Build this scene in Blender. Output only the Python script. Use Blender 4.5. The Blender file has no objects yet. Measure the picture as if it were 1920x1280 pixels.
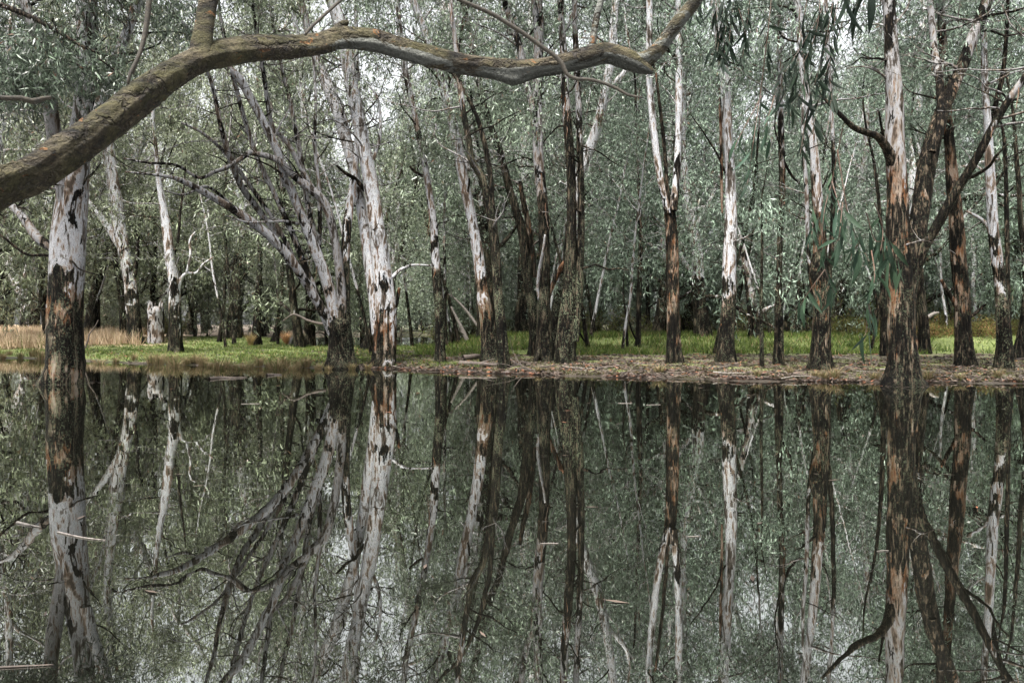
import bpy, math, random
import numpy as np
from mathutils import Vector

random.seed(11)
RNG = np.random.default_rng(11)
scene = bpy.context.scene
COL = scene.collection

# ------------------------------------------------------------------ camera, sky, sun, exposure
CAM_H = 1.4            # metres above the water
FPX, CX, HY = 1493.0, 960.0, 608.0   # focal length, centre column and horizon row of the 1920 px photograph
cam_data = bpy.data.cameras.new("camera")
cam_data.sensor_width = 36.0
cam_data.lens = 36.0 * FPX / 1920.0
cam_data.shift_y = -(640.0 - HY) / 1920.0
cam_data.clip_start = 0.05
cam_data.clip_end = 3000.0
cam = bpy.data.objects.new("camera", cam_data)
cam.location = (0, 0, CAM_H)
cam.rotation_euler = (math.radians(90), 0, 0)
COL.objects.link(cam)
scene.camera = cam

SUN_EL, SUN_AZ = math.radians(64), math.radians(205)   # azimuth clockwise from +Y: behind the camera, to its left
world = bpy.data.worlds.new("World")
scene.world = world
world.use_nodes = True
wn, wl = world.node_tree.nodes, world.node_tree.links
wn.clear()
w_out = wn.new("ShaderNodeOutputWorld")
w_bg = wn.new("ShaderNodeBackground")
w_sky = wn.new("ShaderNodeTexSky")
w_sky.sky_type = 'NISHITA'
w_sky.sun_disc = False
w_sky.sun_elevation = SUN_EL
w_sky.sun_rotation = SUN_AZ
w_sky.air_density = 1.0
w_sky.dust_density = 4.0
w_sky.ozone_density = 1.0
w_hs = wn.new("ShaderNodeHueSaturation")       # overcast: the cloud layer takes nearly all the blue out
w_hs.inputs['Saturation'].default_value = 0.12
wl.new(w_sky.outputs[0], w_hs.inputs['Color'])
wl.new(w_hs.outputs[0], w_bg.inputs[0])
w_bg.inputs[1].default_value = 0.10
wl.new(w_bg.outputs[0], w_out.inputs[0])

sun_data = bpy.data.lights.new("sun", 'SUN')
sun_data.energy = 2.6
sun_data.angle = math.radians(11)
sun_data.color = (1.0, 0.96, 0.9)
sun = bpy.data.objects.new("sun", sun_data)
sd = Vector((math.sin(SUN_AZ) * math.cos(SUN_EL), math.cos(SUN_AZ) * math.cos(SUN_EL), math.sin(SUN_EL)))
sun.rotation_euler = sd.to_track_quat('Z', 'Y').to_euler()
sun.location = (0, 0, 60)
COL.objects.link(sun)

scene.view_settings.view_transform = 'Standard'
scene.view_settings.look = 'None'
scene.view_settings.exposure = 2.25
scene.view_settings.gamma = 1.0
scene.view_settings.use_curve_mapping = False
scene.render.engine = 'CYCLES'
cy = scene.cycles
cy.max_bounces = 8
cy.diffuse_bounces = 3
cy.glossy_bounces = 3
cy.transmission_bounces = 3
cy.transparent_max_bounces = 4
cy.caustics_reflective = False
cy.caustics_refractive = False
cy.sample_clamp_indirect = 4.0
cy.use_denoising = True

# ------------------------------------------------------------------ helpers
def P(px, py, d):
    """The point at depth d that the photograph shows at pixel (px, py)."""
    return np.array(((px - CX) / FPX * d, d, CAM_H - (py - HY) / FPX * d))

def sst(a, b, x):
    t = np.clip((np.asarray(x, float) - a) / (b - a), 0, 1)
    return t * t * (3 - 2 * t)

SHORE_X = [-900, 0, 100, 200, 350, 500, 640, 720, 800, 900, 1000, 1100, 1200, 1300, 1400, 1600, 1800, 1920, 2700]
SHORE_D = [38, 33, 32, 29, 27, 26, 25.2, 25, 23.6, 22.6, 21.9, 21.3, 20.6, 20.0, 19.6, 19.2, 18.9, 18.8, 18]

def sines(x, y, s):
    return (np.sin(x * s + 1.3) * np.cos(y * s * 1.13 + 0.4) + 0.5 * np.sin(x * s * 2.3 + y * s * 1.7) + 0.3 * np.sin(x * s * 4.1 - y * s * 3.7 + 2)) / 1.8

def terrain(X, Y):
    X = np.asarray(X, float); Y = np.asarray(Y, float)
    Ys = np.maximum(Y, 3.0)
    px = CX + FPX * X / Ys
    t = Y - np.interp(px, SHORE_X, SHORE_D) + 0.35 * sines(X, Y, 1.1)
    z = np.where(t > 0, 0.20 * (1 - np.exp(-np.maximum(t, 0) / 2.6)) + 0.005 * np.clip(t, 0, 60), np.maximum(0.10 * t, -0.9))
    right = sst(820, 930, px)
    z = z + right * 0.55 * sst(30.5, 37, Y + 0.8 * sines(X, Y, 0.5))
    z = z + (1 - sst(450, 600, px)) * 0.25 * sst(36, 52, Y)
    lake = sst(520, 570, px) * (1 - sst(800, 880, px)) * sst(41, 46, Y) * (1 - sst(95, 115, Y))
    z = z - 0.9 * lake
    z = z + np.where(t > 0.1, 0.035 * sines(X, Y, 1.9), 0)
    return z

def base_depth(px, py):
    d = np.arange(12, 160, 0.05)
    ray = CAM_H - (py - HY) / FPX * d
    g = np.maximum(terrain((px - CX) / FPX * d, d), 0)
    k = np.nonzero(ray <= g)[0]
    return float(d[k[0]]) if len(k) else 120.0

def props(o, label=None, cat=None, group=None, kind=None):
    if label: o['label'] = label
    if cat: o['category'] = cat
    if group: o['group'] = group
    if kind: o['kind'] = kind
    return o

def empty(name, loc, label, cat, group=None):
    o = bpy.data.objects.new(name, None)
    o.empty_display_size = 0.3
    o.location = loc
    COL.objects.link(o)
    return props(o, label, cat, group)

def mesh_np(name, v, f, mat, col=None, smooth=False):
    """Mesh from a vertex array and a list of (n,k) face index arrays."""
    me = bpy.data.meshes.new(name)
    v = np.ascontiguousarray(v, dtype=np.float32)
    me.vertices.add(len(v))
    me.vertices.foreach_set('co', v.ravel())
    fs = [np.asarray(a, dtype=np.int32) for a in f if len(a)]
    loops = np.concatenate([a.ravel() for a in fs])
    tot = np.concatenate([np.full(len(a), a.shape[1], np.int32) for a in fs])
    start = np.concatenate([[0], np.cumsum(tot)[:-1]]).astype(np.int32)
    me.loops.add(len(loops))
    me.loops.foreach_set('vertex_index', loops)
    me.polygons.add(len(tot))
    me.polygons.foreach_set('loop_start', start)
    if smooth:
        me.polygons.foreach_set('use_smooth', np.ones(len(tot), dtype=bool))
    if col is not None:
        a = me.attributes.new('tone', 'FLOAT_COLOR', 'POINT')
        a.data.foreach_set('color', np.ascontiguousarray(col, dtype=np.float32).ravel())
    me.materials.append(mat)
    me.update(calc_edges=True)
    me.validate()
    return me

def link(name, me, parent=None, offset=None):
    o = bpy.data.objects.new(name, me)
    COL.objects.link(o)
    if parent is not None:
        o.parent = parent
    if offset is not None:
        o.location = offset
    return o

class MB:
    def __init__(self):
        self.v, self.q, self.t, self.c, self.n = [], [], [], [], 0
    def add(self, v, quads=None, tris=None, col=None):
        v = np.asarray(v, float)
        self.v.append(v)
        if quads is not None and len(quads): self.q.append(np.asarray(quads) + self.n)
        if tris is not None and len(tris): self.t.append(np.asarray(tris) + self.n)
        if col is None: col = np.zeros((len(v), 4))
        col = np.asarray(col, float)
        if col.ndim == 1: col = np.tile(col, (len(v), 1))
        self.c.append(col)
        self.n += len(v)
    def mesh(self, name, mat, smooth=False, origin=None):
        v = np.concatenate(self.v)
        if origin is not None: v = v - np.asarray(origin)
        f = []
        if self.q: f.append(np.concatenate(self.q))
        if self.t: f.append(np.concatenate(self.t))
        return mesh_np(name, v, f, mat, np.concatenate(self.c), smooth)

def spline(pts, step):
    """Catmull-Rom through rows of pts (first three columns are the position), resampled about every step metres."""
    p = np.asarray(pts, float)
    if len(p) < 2: return p
    p = np.vstack([2 * p[0] - p[1], p, 2 * p[-1] - p[-2]])
    out = []
    for i in range(1, len(p) - 2):
        a, b, c, d = p[i - 1], p[i], p[i + 1], p[i + 2]
        n = max(1, int(math.ceil(np.linalg.norm(c[:3] - b[:3]) / step)))
        t = (np.arange(n) / n)[:, None]
        out.append(0.5 * (2 * b + (c - a) * t + (2 * a - 5 * b + 4 * c - d) * t ** 2 + (3 * b - a - 3 * c + d) * t ** 3))
    out.append(p[-2][None])
    return np.concatenate(out)

def tube(mb, path, rad, sides, col, rough=0.0, seed=0, cap=True, flare=None):
    """A lumpy tapered tube along path; rough (per ring or scalar) sets how furrowed its surface is."""
    path = np.asarray(path, float); n = len(path)
    if n < 2: return
    rad = np.asarray(rad, float)
    tan = np.gradient(path, axis=0)
    tan /= np.linalg.norm(tan, axis=1)[:, None] + 1e-9
    ref = np.array((0.0, 1.0, 0.0)) if abs(tan[0][1]) < 0.9 else np.array((1.0, 0, 0))
    U = np.empty((n, 3)); u = ref
    for i in range(n):
        u = u - tan[i] * np.dot(u, tan[i]); u = u / (np.linalg.norm(u) + 1e-9); U[i] = u
    V = np.cross(tan, U)
    th = np.arange(sides) / sides * 2 * math.pi
    s = np.concatenate([[0], np.cumsum(np.linalg.norm(np.diff(path, axis=0), axis=1))])
    r = rad[:, None] * np.ones((1, sides))
    if sides >= 7:
        T, S = np.meshgrid(th, s)
        ph = (seed * 1.7) % 6.28
        lump = 0.07 * np.sin(2 * T + S * 0.9 + ph) + 0.05 * np.sin(3 * T - S * 1.7 + ph * 2) + 0.03 * np.sin(T + S * 3.1 + ph)
        fur = np.sin(7 * T + 1.2 * np.sin(S * 2.3 + ph)) * 0.5 + np.sin(11 * T + 1.5 * np.sin(S * 3.7 + ph * 3)) * 0.5
        plate = np.random.default_rng(seed + 5).normal(0, 1, T.shape) * 0.35
        rg = np.asarray(rough, float)
        rg = rg[:, None] if rg.ndim else rg
        if flare is not None:
            r = r * (1 + np.asarray(flare)[:, None] * np.clip(0.45 + 0.55 * np.sin((3 + seed % 3) * T + ph), -0.05, 1))
        r = r * (1 + lump + rg * 0.055 * (fur + plate))
    v = path[:, None, :] + r[..., None] * (np.cos(th)[None, :, None] * U[:, None, :] + np.sin(th)[None, :, None] * V[:, None, :])
    v = v.reshape(-1, 3)
    i = np.arange(n - 1)[:, None] * sides
    j = np.arange(sides)[None, :]
    jn = (j + 1) % sides
    q = np.stack([i + j, i + jn, i + sides + jn, i + sides + j], -1).reshape(-1, 4)
    col = np.asarray(col, float)
    if col.ndim == 1: col = np.tile(col, (n, 1))
    c = np.repeat(col, sides, axis=0)
    tri = None
    if cap:
        v = np.vstack([v, path[-1] + tan[-1] * rad[-1] * 0.3])
        c = np.vstack([c, col[-1]])
        k = len(v) - 1
        b = (n - 1) * sides
        tri = np.stack([b + j[0], b + jn[0], np.full(sides, k)], -1)
    mb.add(v, q, tri, c)

def leaf_quads(pos, L, W, rng, droop=1.0, var=None, spread=0.6):
    """Lance-shaped leaves hanging at pos; returns verts, quads, colours."""
    n = len(pos)
    d = rng.normal(0, spread, (n, 3)); d[:, 2] -= droop
    d /= np.linalg.norm(d, axis=1)[:, None] + 1e-9
    w = np.cross(d, rng.normal(0, 1, (n, 3)))
    w /= np.linalg.norm(w, axis=1)[:, None] + 1e-9
    l = L * rng.uniform(0.65, 1.25, n)[:, None]
    ww = W * rng.uniform(0.7, 1.2, n)[:, None] * 0.5
    nrm = np.cross(d, w)
    a = pos; tip = pos + d * l + nrm * l * rng.normal(0, 0.12, (n, 1))
    m = pos + d * l * 0.42
    v = np.stack([a, m + w * ww, tip, m - w * ww], 1).reshape(-1, 3)
    q = np.arange(4 * n).reshape(n, 4)
    if var is None: var = rng.uniform(0, 1, n)
    c = np.zeros((n, 4)); c[:, 0] = var; c[:, 1] = rng.uniform(0, 1, n)
    return v, q, np.repeat(c, 4, axis=0)

def clump_leaves(centres, per, sig, L, W, rng, sub=6):
    """Leaves gathered on small drooping sprays round each centre."""
    centres = np.asarray(centres)
    n = len(centres)
    sc = np.repeat(centres, sub, axis=0) + rng.normal(0, 1, (n * sub, 3)) * np.array((sig, sig, sig * 0.8)) * 0.95
    k = max(1, per // sub)
    t = rng.uniform(0, 1, (n * sub, k, 1))
    h = rng.normal(0, 1, (n * sub, 1, 3)) * np.array((0.4, 0.4, 0.25)); h[..., 2] -= 0.85
    pos = sc[:, None, :] + h * t * sig * 1.6 + rng.normal(0, 0.085 * sig + 0.03, (n * sub, k, 3))
    v0 = np.repeat(np.repeat(rng.uniform(0, 0.42, n), sub) + rng.uniform(0, 0.28, n * sub), k)
    pos = pos.reshape(-1, 3)
    var = np.clip(v0 + rng.uniform(0, 0.42, len(pos)), 0, 1) ** 2.0
    return leaf_quads(pos, L, W, rng, 0.8, var, 0.65)

# ------------------------------------------------------------------ materials
def new_mat(name):
    m = bpy.data.materials.new(name)
    m.use_nodes = True
    m.node_tree.nodes.clear()
    return m, m.node_tree.nodes, m.node_tree.links

def ramp(N, stops, interp='LINEAR'):
    r = N.new("ShaderNodeValToRGB")
    r.color_ramp.interpolation = interp
    e = r.color_ramp.elements
    e[0].position, e[0].color = stops[0][0], (*stops[0][1], 1)
    e[1].position, e[1].color = stops[-1][0], (*stops[-1][1], 1)
    for p, c in stops[1:-1]:
        x = e.new(p); x.color = (*c, 1)
    return r

def noise(N, L, vec, scale, detail=4, rough=0.55, dist=0.0):
    n = N.new("ShaderNodeTexNoise")
    n.inputs['Scale'].default_value = scale
    n.inputs['Detail'].default_value = detail
    n.inputs['Roughness'].default_value = rough
    n.inputs['Distortion'].default_value = dist
    if vec is not None: L.new(vec, n.inputs['Vector'])
    return n

def math_node(N, L, op, a, b, clamp=False):
    m = N.new("ShaderNodeMath"); m.operation = op; m.use_clamp = clamp
    for k, x in enumerate((a, b)):
        if isinstance(x, (int, float)): m.inputs[k].default_value = x
        else: L.new(x, m.inputs[k])
    return m.outputs[0]

def mix(N, L, fac, a, b, mode='MIX'):
    m = N.new("ShaderNodeMix"); m.data_type = 'RGBA'; m.blend_type = mode
    for sock, x in ((m.inputs[0], fac), (m.inputs[6], a), (m.inputs[7], b)):
        if isinstance(x, (int, float)): sock.default_value = x
        elif isinstance(x, tuple): sock.default_value = (*x, 1)
        else: L.new(x, sock)
    return m.outputs[2]

def mapping(N, L, vec, scale):
    m = N.new("ShaderNodeMapping"); m.inputs['Scale'].default_value = scale
    L.new(vec, m.inputs['Vector'])
    return m.outputs[0]

def bark_material():
    """tone = (smooth bark 0..1, paleness 0..1, orange peel 0..1, lichen 0..1)"""
    m, N, L = new_mat("gum_bark")
    tc = N.new("ShaderNodeTexCoord")
    at = N.new("ShaderNodeAttribute"); at.attribute_name = 'tone'
    sep = N.new("ShaderNodeSeparateColor"); L.new(at.outputs['Color'], sep.inputs[0])
    smooth, pale, orange, lichen = sep.outputs[0], sep.outputs[1], sep.outputs[2], at.outputs['Alpha']
    ob = tc.outputs['Object']
    streak = noise(N, L, mapping(N, L, ob, (1, 1, 0.2)), 6, 6, 0.68, 0.9)
    blot = noise(N, L, mapping(N, L, ob, (1, 1, 0.5)), 2.1, 5, 0.6, 0.6)
    patch = noise(N, L, mapping(N, L, ob, (1, 1, 0.33)), 3.4, 4, 0.6, 0.8)
    fine = noise(N, L, mapping(N, L, ob, (1, 1, 0.25)), 34, 4, 0.65)
    flake = noise(N, L, mapping(N, L, ob, (1, 1, 0.45)), 11, 3, 0.6, 0.6)
    # which bark: ragged edge where the rough stocking ends
    k = math_node(N, L, 'ADD', math_node(N, L, 'MULTIPLY', math_node(N, L, 'SUBTRACT', streak.outputs[0], 0.5), 1.5), smooth)
    k = math_node(N, L, 'ADD', math_node(N, L, 'MULTIPLY', math_node(N, L, 'SUBTRACT', blot.outputs[0], 0.5), 2.6), k)
    km = ramp(N, [(0.46, (0, 0, 0)), (0.53, (1, 1, 1))]); L.new(k, km.inputs[0])
    # smooth bark
    white = ramp(N, [(0.37, (0.04, 0.033, 0.026)), (0.41, (0.12, 0.10, 0.085)), (0.445, (0.25, 0.245, 0.24)), (0.475, (0.54, 0.545, 0.56)), (0.50, (0.20, 0.207, 0.225)), (0.53, (0.49, 0.50, 0.51)), (0.56, (0.25, 0.21, 0.185)), (0.595, (0.15, 0.11, 0.08)), (0.64, (0.06, 0.045, 0.033))])
    pm = math_node(N, L, 'MULTIPLY_ADD', mix(N, L, 0.5, patch.outputs[0], streak.outputs[0]), 1.45)
    pm.node.inputs[2].default_value = -0.225
    L.new(pm, white.inputs[0])
    grey = ramp(N, [(0.39, (0.02, 0.016, 0.013)), (0.44, (0.06, 0.052, 0.045)), (0.49, (0.17, 0.16, 0.158)), (0.53, (0.08, 0.073, 0.065)), (0.57, (0.12, 0.098, 0.08)), (0.63, (0.03, 0.023, 0.018))])
    L.new(pm, grey.inputs[0])
    sm = mix(N, L, pale, grey.outputs[0], white.outputs[0])
    spots = ramp(N, [(0.62, (1, 1, 1)), (0.70, (0.55, 0.5, 0.45))]); L.new(flake.outputs[0], spots.inputs[0])
    sm = mix(N, L, 0.8, sm, spots.outputs[0], 'MULTIPLY')
    # rough bark
    fiss = noise(N, L, mapping(N, L, ob, (1, 1, 0.14)), 17, 6, 0.7, 0.7)
    rg = ramp(N, [(0.43, (0.0012, 0.001, 0.0008)), (0.49, (0.004, 0.0032, 0.0024)), (0.535, (0.011, 0.0085, 0.006)), (0.58, (0.075, 0.058, 0.041))])
    L.new(mix(N, L, 0.25, fiss.outputs[0], blot.outputs[0]), rg.inputs[0])
    pv = math_node(N, L, 'ADD', mix(N, L, 0.5, streak.outputs[0], blot.outputs[0]), math_node(N, L, 'MULTIPLY', math_node(N, L, 'SUBTRACT', orange, 1.15), 0.13))
    pe = ramp(N, [(0.485, (0, 0, 0)), (0.525, (1, 1, 1))]); L.new(pv, pe.inputs[0])
    pe_k = math_node(N, L, 'MULTIPLY', pe.outputs[0], 0.85, True)
    tr = ramp(N, [(0.40, (0.014, 0.009, 0.006)), (0.46, (0.11, 0.045, 0.018)), (0.52, (0.15, 0.095, 0.062)), (0.59, (0.24, 0.19, 0.155))]); L.new(mix(N, L, 0.5, fiss.outputs[0], patch.outputs[0]), tr.inputs[0])
    tan = tr.outputs[0]
    rough_c = mix(N, L, pe_k, rg.outputs[0], tan)
    lf = noise(N, L, ob, 26, 5, 0.7)
    li = ramp(N, [(0.525, (0, 0, 0)), (0.57, (1, 1, 1))]); L.new(mix(N, L, 0.35, lf.outputs[0], blot.outputs[0]), li.inputs[0])
    rough_c = mix(N, L, math_node(N, L, 'MULTIPLY', li.outputs[0], lichen, True), rough_c, (0.13, 0.15, 0.095))
    wet = ramp(N, [(0.0, (0.30, 0.30, 0.30)), (0.25, (1, 1, 1))]); L.new(pale, wet.inputs[0])     # flood stain at the foot
    rough_c = mix(N, L, 1.0, rough_c, wet.outputs[0], 'MULTIPLY')
    c = mix(N, L, km.outputs[0], rough_c, sm)
    b = N.new("ShaderNodeBsdfPrincipled")
    L.new(c, b.inputs['Base Color'])
    b.inputs['Roughness'].default_value = 0.8
    b.inputs['Specular IOR Level'].default_value = 0.06
    hgt = mix(N, L, km.outputs[0], mix(N, L, 0.5, flake.outputs[0], fiss.outputs[0]), fine.outputs[0])
    st = math_node(N, L, 'SUBTRACT', 1.0, math_node(N, L, 'MULTIPLY', km.outputs[0], 0.7))
    bp = N.new("ShaderNodeBump"); bp.inputs['Distance'].default_value = 0.05
    L.new(st, bp.inputs['Strength']); L.new(hgt, bp.inputs['Height']); L.new(bp.outputs[0], b.inputs['Normal'])
    o = N.new("ShaderNodeOutputMaterial"); L.new(b.outputs[0], o.inputs[0])
    return m

def mossy_material():
    m, N, L = new_mat("mossy_limb_bark")
    tc = N.new("ShaderNodeTexCoord")
    at = N.new("ShaderNodeAttribute"); at.attribute_name = 'tone'
    sep = N.new("ShaderNodeSeparateColor"); L.new(at.outputs['Color'], sep.inputs[0])
    ob = tc.outputs['Object']
    big = noise(N, L, mapping(N, L, ob, (0.8, 2.2, 2.2)), 2.2, 6, 0.65, 0.6)
    med = noise(N, L, mapping(N, L, ob, (0.6, 1.4, 1.4)), 8, 6, 0.65, 0.5)
    fine = noise(N, L, ob, 60, 5, 0.7)
    geo = N.new("ShaderNodeNewGeometry")
    sx = N.new("ShaderNodeSeparateXYZ"); L.new(geo.outputs['Normal'], sx.inputs[0])
    brown = ramp(N, [(0.38, (0.004, 0.003, 0.002)), (0.45, (0.026, 0.020, 0.012)), (0.52, (0.07, 0.057, 0.036)), (0.61, (0.13, 0.107, 0.068))])
    L.new(med.outputs[0], brown.inputs[0])
    moss = mix(N, L, med.outputs[0], (0.010, 0.010, 0.003), (0.135, 0.124, 0.05))
    mk = ramp(N, [(0.42, (0, 0, 0)), (0.58, (1, 1, 1))]); L.new(big.outputs[0], mk.inputs[0])
    c = mix(N, L, math_node(N, L, 'MULTIPLY', mk.outputs[0], 0.75), brown.outputs[0], moss)
    pale = mix(N, L, med.outputs[0], (0.085, 0.088, 0.075), (0.28, 0.285, 0.255))
    pk = math_node(N, L, 'ADD', sep.outputs[0], math_node(N, L, 'MULTIPLY', math_node(N, L, 'SUBTRACT', big.outputs[0], 0.5), 1.6))
    pr = ramp(N, [(0.50, (0, 0, 0)), (0.54, (1, 1, 1))]); L.new(pk, pr.inputs[0])
    c = mix(N, L, pr.outputs[0], c, pale)
    scar = noise(N, L, mapping(N, L, ob, (0.9, 2.4, 2.4)), 5, 4, 0.7, 1.2)
    sr = ramp(N, [(0.33, (1, 1, 1)), (0.37, (0, 0, 0))]); L.new(scar.outputs[0], sr.inputs[0])
    c = mix(N, L, sr.outputs[0], c, (0.018, 0.014, 0.01))
    orr = ramp(N, [(0.64, (0, 0, 0)), (0.66, (1, 1, 1))]); L.new(scar.outputs[0], orr.inputs[0])
    c = mix(N, L, math_node(N, L, 'MULTIPLY', orr.outputs[0], 0.8), c, (0.26, 0.12, 0.045))
    vo = N.new("ShaderNodeTexVoronoi"); vo.feature = 'DISTANCE_TO_EDGE'; vo.inputs['Scale'].default_value = 4.5
    wv = noise(N, L, ob, 9, 3, 0.6)
    vm = N.new("ShaderNodeVectorMath"); vm.operation = 'MULTIPLY_ADD'
    L.new(wv.outputs['Color'], vm.inputs[0]); vm.inputs[1].default_value = (0.28, 0.28, 0.28)
    L.new(mapping(N, L, ob, (0.42, 1.3, 1.3)), vm.inputs[2]); L.new(vm.outputs[0], vo.inputs['Vector'])
    ck = ramp(N, [(0.02, (1, 1, 1)), (0.11, (0, 0, 0))]); L.new(vo.outputs['Distance'], ck.inputs[0])
    cm = ramp(N, [(0.46, (0, 0, 0)), (0.56, (1, 1, 1))]); L.new(noise(N, L, mapping(N, L, ob, (0.5, 1, 1)), 1.9, 2, 0.5).outputs[0], cm.inputs[0])
    crack = math_node(N, L, 'MULTIPLY', ck.outputs[0], cm.outputs[0])
    crack = math_node(N, L, 'MULTIPLY', crack, math_node(N, L, 'SUBTRACT', 1.0, pr.outputs[0]))
    c = mix(N, L, math_node(N, L, 'MULTIPLY', crack, 0.8), c, (0.018, 0.013, 0.009))
    sp = ramp(N, [(0.35, (0.55, 0.55, 0.55)), (0.6, (1.15, 1.15, 1.15))]); L.new(fine.outputs[0], sp.inputs[0])
    c = mix(N, L, 1.0, c, sp.outputs[0], 'MULTIPLY')
    b = N.new("ShaderNodeBsdfPrincipled")
    L.new(c, b.inputs['Base Color'])
    b.inputs['Roughness'].default_value = 0.8
    b.inputs['Specular IOR Level'].default_value = 0.25
    bp = N.new("ShaderNodeBump"); bp.inputs['Distance'].default_value = 0.14; bp.inputs['Strength'].default_value = 1.0
    h = mix(N, L, 0.3, med.outputs[0], fine.outputs[0])
    h = mix(N, L, sr.outputs[0], h, (0, 0, 0))
    h = mix(N, L, math_node(N, L, 'MULTIPLY', crack, 0.7), h, (0, 0, 0))
    L.new(h, bp.inputs['Height']); L.new(bp.outputs[0], b.inputs['Normal'])
    o = N.new("ShaderNodeOutputMaterial"); L.new(b.outputs[0], o.inputs[0])
    return m

def leaf_material(name, dark, light, dead=(0.16, 0.085, 0.05), dead_at=0.988, transl=0.16, rough=0.42, spec=0.5):
    m, N, L = new_mat(name)
    at = N.new("ShaderNodeAttribute"); at.attribute_name = 'tone'
    sep = N.new("ShaderNodeSeparateColor"); L.new(at.outputs['Color'], sep.inputs[0])
    oi = N.new("ShaderNodeObjectInfo")
    c = mix(N, L, sep.outputs[0], dark, light)
    c = mix(N, L, 1.0, c, oi.outputs['Color'], 'MULTIPLY')
    dk = ramp(N, [(dead_at, (0, 0, 0)), (min(1.0, dead_at + 0.01), (1, 1, 1))]); L.new(sep.outputs[1], dk.inputs[0])
    c = mix(N, L, dk.outputs[0], c, dead)
    b = N.new("ShaderNodeBsdfPrincipled")
    L.new(c, b.inputs['Base Color'])
    b.inputs['Roughness'].default_value = rough
    b.inputs['Specular IOR Level'].default_value = spec
    t = N.new("ShaderNodeBsdfTranslucent"); L.new(c, t.inputs[0])
    s = N.new("ShaderNodeMixShader"); s.inputs[0].default_value = transl
    L.new(b.outputs[0], s.inputs[1]); L.new(t.outputs[0], s.inputs[2])
    o = N.new("ShaderNodeOutputMaterial"); L.new(s.outputs[0], o.inputs[0])
    return m

def ground_material():
    """tone = (grass, leaf litter, wet mud, dry grass)"""
    m, N, L = new_mat("bank_ground")
    tc = N.new("ShaderNodeTexCoord")
    at = N.new("ShaderNodeAttribute"); at.attribute_name = 'tone'
    sep = N.new("ShaderNodeSeparateColor"); L.new(at.outputs['Color'], sep.inputs[0])
    ob = tc.outputs['Object']
    n1 = noise(N, L, ob, 1.6, 5, 0.6)
    n2 = noise(N, L, ob, 14, 5, 0.65)
    n3 = noise(N, L, ob, 60, 4, 0.7)
    soil = mix(N, L, n2.outputs[0], (0.045, 0.034, 0.024), (0.12, 0.092, 0.066))
    litter = ramp(N, [(0.42, (0.02, 0.015, 0.011)), (0.5, (0.06, 0.045, 0.032)), (0.6, (0.13, 0.10, 0.075))]); L.new(n3.outputs[0], litter.inputs[0])
    grass = ramp(N, [(0.38, (0.03, 0.036, 0.012)), (0.5, (0.075, 0.10, 0.02)), (0.62, (0.15, 0.18, 0.045))]); L.new(n2.outputs[0], grass.inputs[0])
    dry = mix(N, L, n3.outputs[0], (0.20, 0.14, 0.085), (0.38, 0.29, 0.19))
    def thr(sock, w=2.0):
        k = math_node(N, L, 'ADD', sock, math_node(N, L, 'MULTIPLY', math_node(N, L, 'SUBTRACT', n1.outputs[0], 0.5), w))
        k = math_node(N, L, 'ADD', k, math_node(N, L, 'MULTIPLY', math_node(N, L, 'SUBTRACT', n2.outputs[0], 0.5), 1.9))
        r = ramp(N, [(0.4, (0, 0, 0)), (0.6, (1, 1, 1))]); L.new(k, r.inputs[0]); return r.outputs[0]
    c = mix(N, L, thr(sep.outputs[1]), soil, litter.outputs[0])
    c = mix(N, L, thr(sep.outputs[0]), c, grass.outputs[0])
    c = mix(N, L, thr(at.outputs['Alpha']), c, dry)
    c = mix(N, L, sep.outputs[2], c, (0.022, 0.018, 0.014))
    b = N.new("ShaderNodeBsdfPrincipled"); L.new(c, b.inputs['Base Color'])
    rr = N.new("ShaderNodeMapRange"); L.new(sep.outputs[2], rr.inputs[0]); rr.inputs[3].default_value = 0.9; rr.inputs[4].default_value = 0.25
    L.new(rr.outputs[0], b.inputs['Roughness'])
    bp = N.new("ShaderNodeBump"); bp.inputs['Strength'].default_value = 0.7; bp.inputs['Distance'].default_value = 0.06
    L.new(n2.outputs[0], bp.inputs['Height']); L.new(bp.outputs[0], b.inputs['Normal'])
    o = N.new("ShaderNodeOutputMaterial"); L.new(b.outputs[0], o.inputs[0])
    return m

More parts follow.
